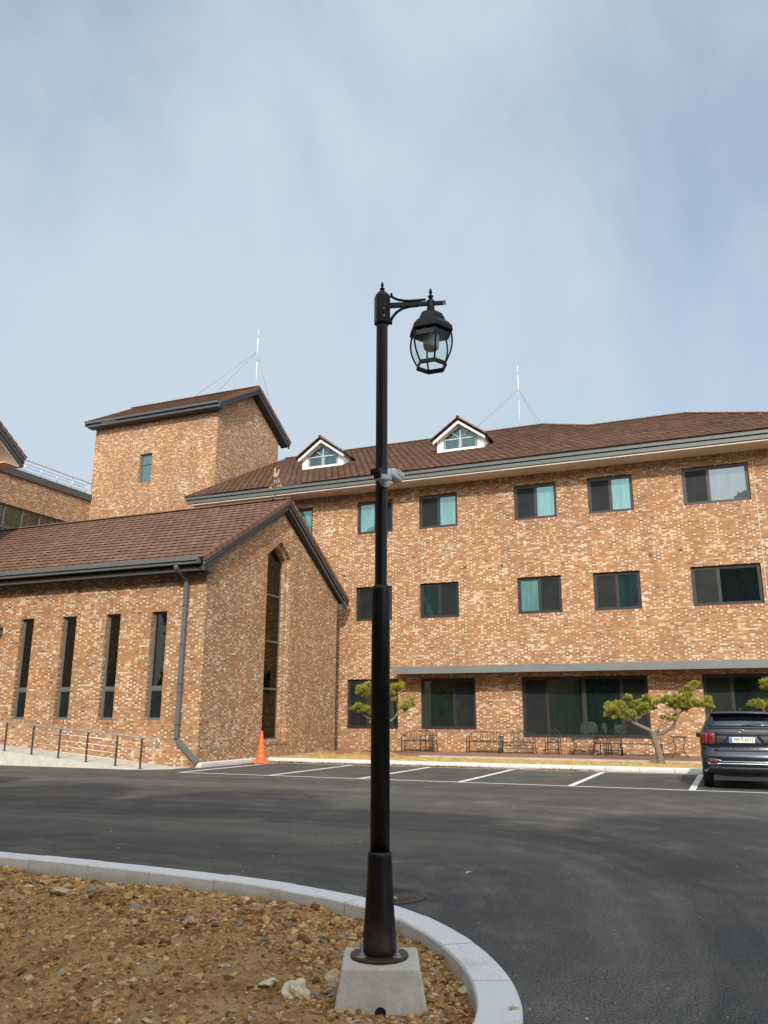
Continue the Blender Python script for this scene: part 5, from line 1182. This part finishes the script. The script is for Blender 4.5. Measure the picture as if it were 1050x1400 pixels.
pine((-2.38, Y2, .14), 'cloud pruned pine with two wide spreading limbs, left of the parked car',
     [(-2.33, .12, .02, .15), (-2.34, .34, 0, .115), (-2.41, .70, 0, .10), (-2.48, .95, .02, .10), (-2.50, 1.14, .0, .095)],
     [[(-2.50, 1.10, 0, .07), (-2.65, 1.22, -.05, .065), (-2.88, 1.32, -.08, .058), (-3.05, 1.40, -.05, .048), (-3.2, 1.52, 0, .035), (-3.35, 1.72, .05, .022)],
      [(-2.48, 1.08, 0, .07), (-2.25, 1.10, .05, .065), (-2.02, 1.20, .08, .058), (-1.83, 1.36, .06, .05), (-1.74, 1.56, .02, .042), (-1.66, 1.72, 0, .034), (-1.45, 1.84, -.02, .024), (-1.15, 1.95, 0, .015)],
      [(-2.40, 1.12, 0, .03), (-2.30, 1.20, -.1, .026), (-2.26, 1.34, -.12, .022), (-2.08, 1.42, -.12, .018), (-1.95, 1.52, -.1, .014), (-1.9, 1.64, -.1, .01)],
      [(-2.95, 1.36, -.05, .03), (-3.02, 1.52, -.1, .024), (-2.88, 1.60, -.12, .018), (-2.78, 1.7, -.1, .014)], [(-1.68, 1.70, 0, .026), (-1.74, 1.86, .05, .02), (-1.66, 2.02, .06, .015), (-1.5, 2.2, .05, .01)], [(-3.2, 1.52, 0, .025), (-3.5, 1.62, .05, .018), (-3.75, 1.75, .05, .012)]],
     [(-3.86, 1.98, .15), (-3.95, 1.68, .10), (-3.72, 1.86, .15), (-3.62, 1.66, .13), (-3.52, 2.02, .14), (-3.40, 1.80, .16), (-3.22, 1.98, .15), (-3.14, 1.72, .13), (-3.22, 2.24, .12), (-3.08, 2.08, .12), (-3.0, 1.86, .12), (-2.86, 2.08, .13), (-2.84, 1.86, .11), (-2.70, 1.98, .11), (-2.66, 1.76, .10), (-2.60, 2.22, .12), (-2.66, 2.10, .10), (-2.58, 1.96, .10), (-3.28, 1.58, .10), (-2.98, 1.56, .06),
      (-2.44, 1.9, .08), (-2.20, 2.12, .12), (-2.30, 2.10, .09), (-2.05, 2.16, .09), (-1.96, 2.26, .09), (-1.80, 2.10, .12), (-1.72, 2.22, .13), (-1.55, 2.16, .13), (-1.42, 2.24, .12), (-1.32, 2.34, .11), (-1.24, 2.52, .12), (-1.08, 2.66, .11), (-1.52, 2.44, .08), (-1.6, 1.98, .13), (-1.85, 1.98, .11), (-1.40, 1.98, .12), (-1.28, 2.10, .13), (-1.12, 2.06, .13), (-.95, 2.02, .14), (-.78, 2.04, .14), (-.72, 2.18, .10), (-1.48, 1.86, .09), (-2.14, 1.62, .07), (-1.98, 1.56, .07), (-1.82, 1.56, .06), (-1.76, 1.66, .07), (-.66, 1.96, .09)], 5)
pine((-12.2, Y2, .14), 'cloud pruned pine half hidden behind the lamp post, before the leftmost ground floor window',
     [(-12.15, .12, 0, .12), (-12.2, .4, 0, .09), (-12.15, .8, 0, .08), (-12.22, 1.1, 0, .075), (-12.25, 1.35, 0, .06)],
     [[(-12.22, 1.20, 0, .04), (-12.5, 1.34, -.05, .032), (-12.72, 1.40, -.05, .026), (-12.66, 1.5, 0, .02), (-12.9, 1.60, 0, .016), (-13.1, 1.72, 0, .01)], [(-12.22, 1.28, 0, .045), (-12.42, 1.55, .05, .032), (-12.45, 1.9, .05, .024), (-12.52, 2.3, .04, .014)],
      [(-12.22, 1.3, 0, .05), (-11.84, 1.46, 0, .04), (-11.62, 1.68, 0, .032), (-11.56, 1.9, 0, .026), (-11.68, 2.15, .02, .02), (-11.72, 2.35, .02, .012)], [(-11.62, 1.68, 0, .024), (-11.38, 1.74, -.02, .018), (-11.2, 1.84, -.03, .012)]],
     [(-13.36, 1.88, .10), (-13.2, 1.94, .12), (-13.22, 1.80, .10), (-13.05, 2.0, .11), (-12.98, 1.84, .11), (-12.85, 1.92, .10), (-12.72, 1.86, .10), (-12.6, 1.74, .09), (-13.15, 2.66, .13), (-13.0, 2.50, .13), (-12.98, 2.76, .13), (-12.82, 2.62, .15), (-12.68, 2.46, .13), (-12.66, 2.76, .13), (-12.50, 2.60, .14), (-12.86, 2.36, .11), (-12.45, 2.32, .10), (-12.35, 2.75, .12), (-12.1, 2.6, .14), (-11.95, 2.5, .13), (-11.85, 2.66, .13), (-11.72, 2.48, .12), (-11.65, 2.66, .13), (-11.5, 2.76, .13), (-11.38, 2.66, .12), (-11.76, 2.30, .10), (-11.62, 2.22, .10),
      (-11.12, 2.28, .09), (-10.98, 2.24, .09), (-11.3, 2.06, .10), (-11.15, 1.98, .11), (-11.0, 2.02, .10), (-11.4, 1.94, .09), (-11.24, 1.86, .07), (-12.5, 1.98, .09), (-12.2, 2.2, .12)], 8)
pine((1.35, Y2, .14), 'cloud pruned pine behind the parked car, only its foliage pads show at the right edge',
     [(1.35, .12, 0, .12), (1.3, .6, 0, .09), (1.4, 1.1, 0, .08), (1.3, 1.6, 0, .06)], [[(1.3, 1.5, 0, .045), (1.0, 1.75, 0, .03), (.75, 1.95, 0, .015)], [(1.3, 1.6, 0, .05), (1.25, 2.1, 0, .03), (1.15, 2.5, 0, .015)], [(1.3, 1.55, 0, .05), (1.7, 1.8, 0, .03), (2.0, 2.1, 0, .015)]],
     [(.60, 2.02, .12), (.75, 2.06, .12), (.9, 2.04, .13), (1.05, 2.06, .13), (1.2, 2.0, .13), (.82, 1.94, .1), (1.08, 2.70, .15), (1.2, 2.6, .16), (1.05, 2.52, .12), (1.35, 2.8, .15), (1.5, 2.5, .16), (1.9, 2.2, .16), (2.1, 2.3, .15), (1.7, 2.4, .15)], 12)

# ================================================================== DRY GRASS, LEAF LITTER
rr = random.Random(5); m = MB()
for _ in range(17000):
    x = rr.uniform(-15.9, 3.2); y = rr.uniform(26.75, 29.66); 
    dn = noise.noise(Vector((x * .8, y * 1.2, 0)))
    if dn < -.25 and rr.random() < .75: continue
    zb = .14 + .02 * max(0, dn); a = rr.uniform(0, 2 * pi); L = rr.uniform(.04, .13); hgt = rr.uniform(.01, .05) * (1.3 if dn > .2 else .8); dx, dy = cos(a) * L, sin(a) * L; s = .006
    m.face([(x - dy / L * s, y + dx / L * s, zb), (x + dy / L * s, y - dx / L * s, zb), (x + dx, y + dy, zb + hgt)])
for cx_, cy_, n_ in ((-11.9, 28.6, 1500), (-14.6, 28.9, 900), (-13.2, 29.2, 600)):
    for _ in range(n_):
        x, y = cx_ + rr.gauss(0, .5), cy_ + rr.gauss(0, .3); zb = .14 + .22 * math.exp(-((x - cx_) ** 2 / .3 + (y - cy_) ** 2 / .1)) * rr.random(); a = rr.uniform(0, 2 * pi); L = rr.uniform(.06, .16); m.face([(x, y, zb), (x + .012, y, zb + .01), (x + cos(a) * L, y + sin(a) * L, zb + rr.uniform(-.02, .06))])
tagp(m.build('dry_grass', island_mat('straw', [(0, (.36, .23, .07)), (.5, (.55, .39, .14)), (1, (.70, .55, .26))], .9, 20, 0, .01, 3), fixn=False), 'dry straw coloured grass in the bed along the building', 'grass', None, 'stuff')
m = MB()
for _ in range(3600):
    u = rr.random(); x = rr.choice([-13.3, -12.4, -11.3, -10.2, -8.6, -7.5, -9.3, -4.9, -5.4, -14.6, -15.2]) + rr.gauss(0, .55)
    if x < -15.6: continue
    y = 26.48 - abs(rr.gauss(0, .09)); z = .006 + .055 * rr.random() * max(0, 1 - (26.5 - y) * 5); a, b = rr.uniform(0, 2 * pi), rr.uniform(-.7, .7); r = rr.uniform(.012, .034)
    e1 = Vector((cos(a), sin(a), b * .5)) * r; e2 = Vector((-sin(a), cos(a), -b)) * r * .55; c = Vector((x, y, z)); m.face([c - e1, c - e2, c + e1, c + e2])
for _ in range(70):
    x, y = rr.uniform(-15, 2), rr.uniform(8, 26); a = rr.uniform(0, 6.3); r = rr.uniform(.02, .04); e1 = Vector((cos(a), sin(a), .1)) * r; e2 = Vector((-sin(a), cos(a), .1)) * r * .5; c = Vector((x, y, .012)); m.face([c - e1, c - e2, c + e1, c + e2])
for _ in range(300):
    x, y = -15.42 + rr.gauss(0, .25), 25.4 + rr.gauss(0, .25)
    if y > 26.45 or x < -15.7: continue
    a = rr.uniform(0, 6.3); r = rr.uniform(.02, .035); e1 = Vector((cos(a), sin(a), .3)) * r; e2 = Vector((-sin(a), cos(a), .2)) * r * .5; c = Vector((x, y, .015)); m.face([c - e1, c - e2, c + e1, c + e2])
tagp(m.build('leaf_litter', island_mat('brown_leaves', [(0, (.14, .05, .02)), (.5, (.26, .10, .045)), (1, (.42, .20, .09))], .9, 20, 0, .01, 6), fixn=False), 'brown fallen leaves gathered along the far kerb', 'leaves', None, 'stuff')
# a few crumbs of sand dropped on the road and kerb
for x, y, r, lab in ((1.10, 6.5, .0, ''),): pass
def sandspot(x, y, z, r, n, lab):
    m = MB()
    for _ in range(n):
        a = rr.uniform(0, 6.3); q = r * abs(rr.gauss(0, .45)); clod(m, (x + cos(a) * q, y + sin(a) * q * 1.2, z + .003), rr.uniform(.003, .009) * (r / .09) ** .5, rr)
    tagp(m.build('spilled_sand', island_mat('sand', [(0, (.42, .30, .15)), (1, (.62, .48, .28))], .95, 60, .3, .003, 30), None, (x, y, z), fixn=False), lab, 'sand', None, 'stuff')
sandspot(.48, 6.17, .0, .10, 500, 'small patch of pale sand on the asphalt at the right')
sandspot(-1.185, 4.55, .15, .030, 90, 'small lump of brown soil on top of the curved kerb')
sandspot(-2.98, 7.33, .018, .06, 160, 'sand scattered on the manhole cover')
sandspot(-2.75, 8.9, 0, .05, 80, 'little spot of pale sand behind the lamp post')

# ================================================================== TREES BEHIND THE CAMERA (they shade the foreground and show in the window glass)
LEAF = island_mat('evergreen_leaf', [(0, (.03, .045, .015)), (.6, (.055, .08, .025)), (1, (.09, .12, .04))], .7, 20, 0, .01, 3)
def big_tree(h, seed):
    R = random.Random(seed); t = bpy.data.objects.new('evergreen_tree', None); COL.objects.link(t); LOC[t.name] = Vector((0, 0, 0))
    m = MB(); m.tube([(0, 0, 0), (.1, 0, h * .3), (-.05, .1, h * .6), (0, 0, h * .92)], [.32, .26, .17, .05], 8); m.build('trunk', BARK, t)
    m = MB()
    for _ in range(7000):
        z = R.random() ** .8; rad = 3.3 * sqrt(max(.03, 1 - (abs(z - .35) / .66) ** 3)); a = R.uniform(0, 2 * pi); q = rad * R.random() ** .4 * (1 + .18 * sin(a * 3 + z * 9)); c = Vector((q * cos(a), q * sin(a), 1.0 + z * (h - 1.0)))
        e1 = Vector((R.gauss(0, 1), R.gauss(0, 1), R.gauss(0, .6))).normalized() * .36; e2 = e1.cross(Vector((R.gauss(0, 1), R.gauss(0, 1), R.gauss(0, 1)))).normalized() * .2; m.face([c - e1, c - e2, c + e1, c + e2])
    m.build('crown', LEAF, t, fixn=False); return t
bt = big_tree(21.0, 3); k = 0; rr = random.Random(21)
for row, (yy, hh) in enumerate(((-16.8, 1.0), (-20.5, 1.11))):
    for i in range(17):
        x = -44 + i * 4.1 + rr.uniform(-.5, .5) + row * 2.05; o = bt if k == 0 else copy_tree(bt)
        o.location = (x, yy + rr.uniform(-.4, .4), 0); o.rotation_euler = (0, 0, rr.uniform(0, 6.3)); s = hh * rr.uniform(.93, 1.03); o.scale = (1, 1, s)
        tagp(o, 'tall dark evergreen tree in the belt behind the camera', 'tree', 'trees behind the camera'); k += 1
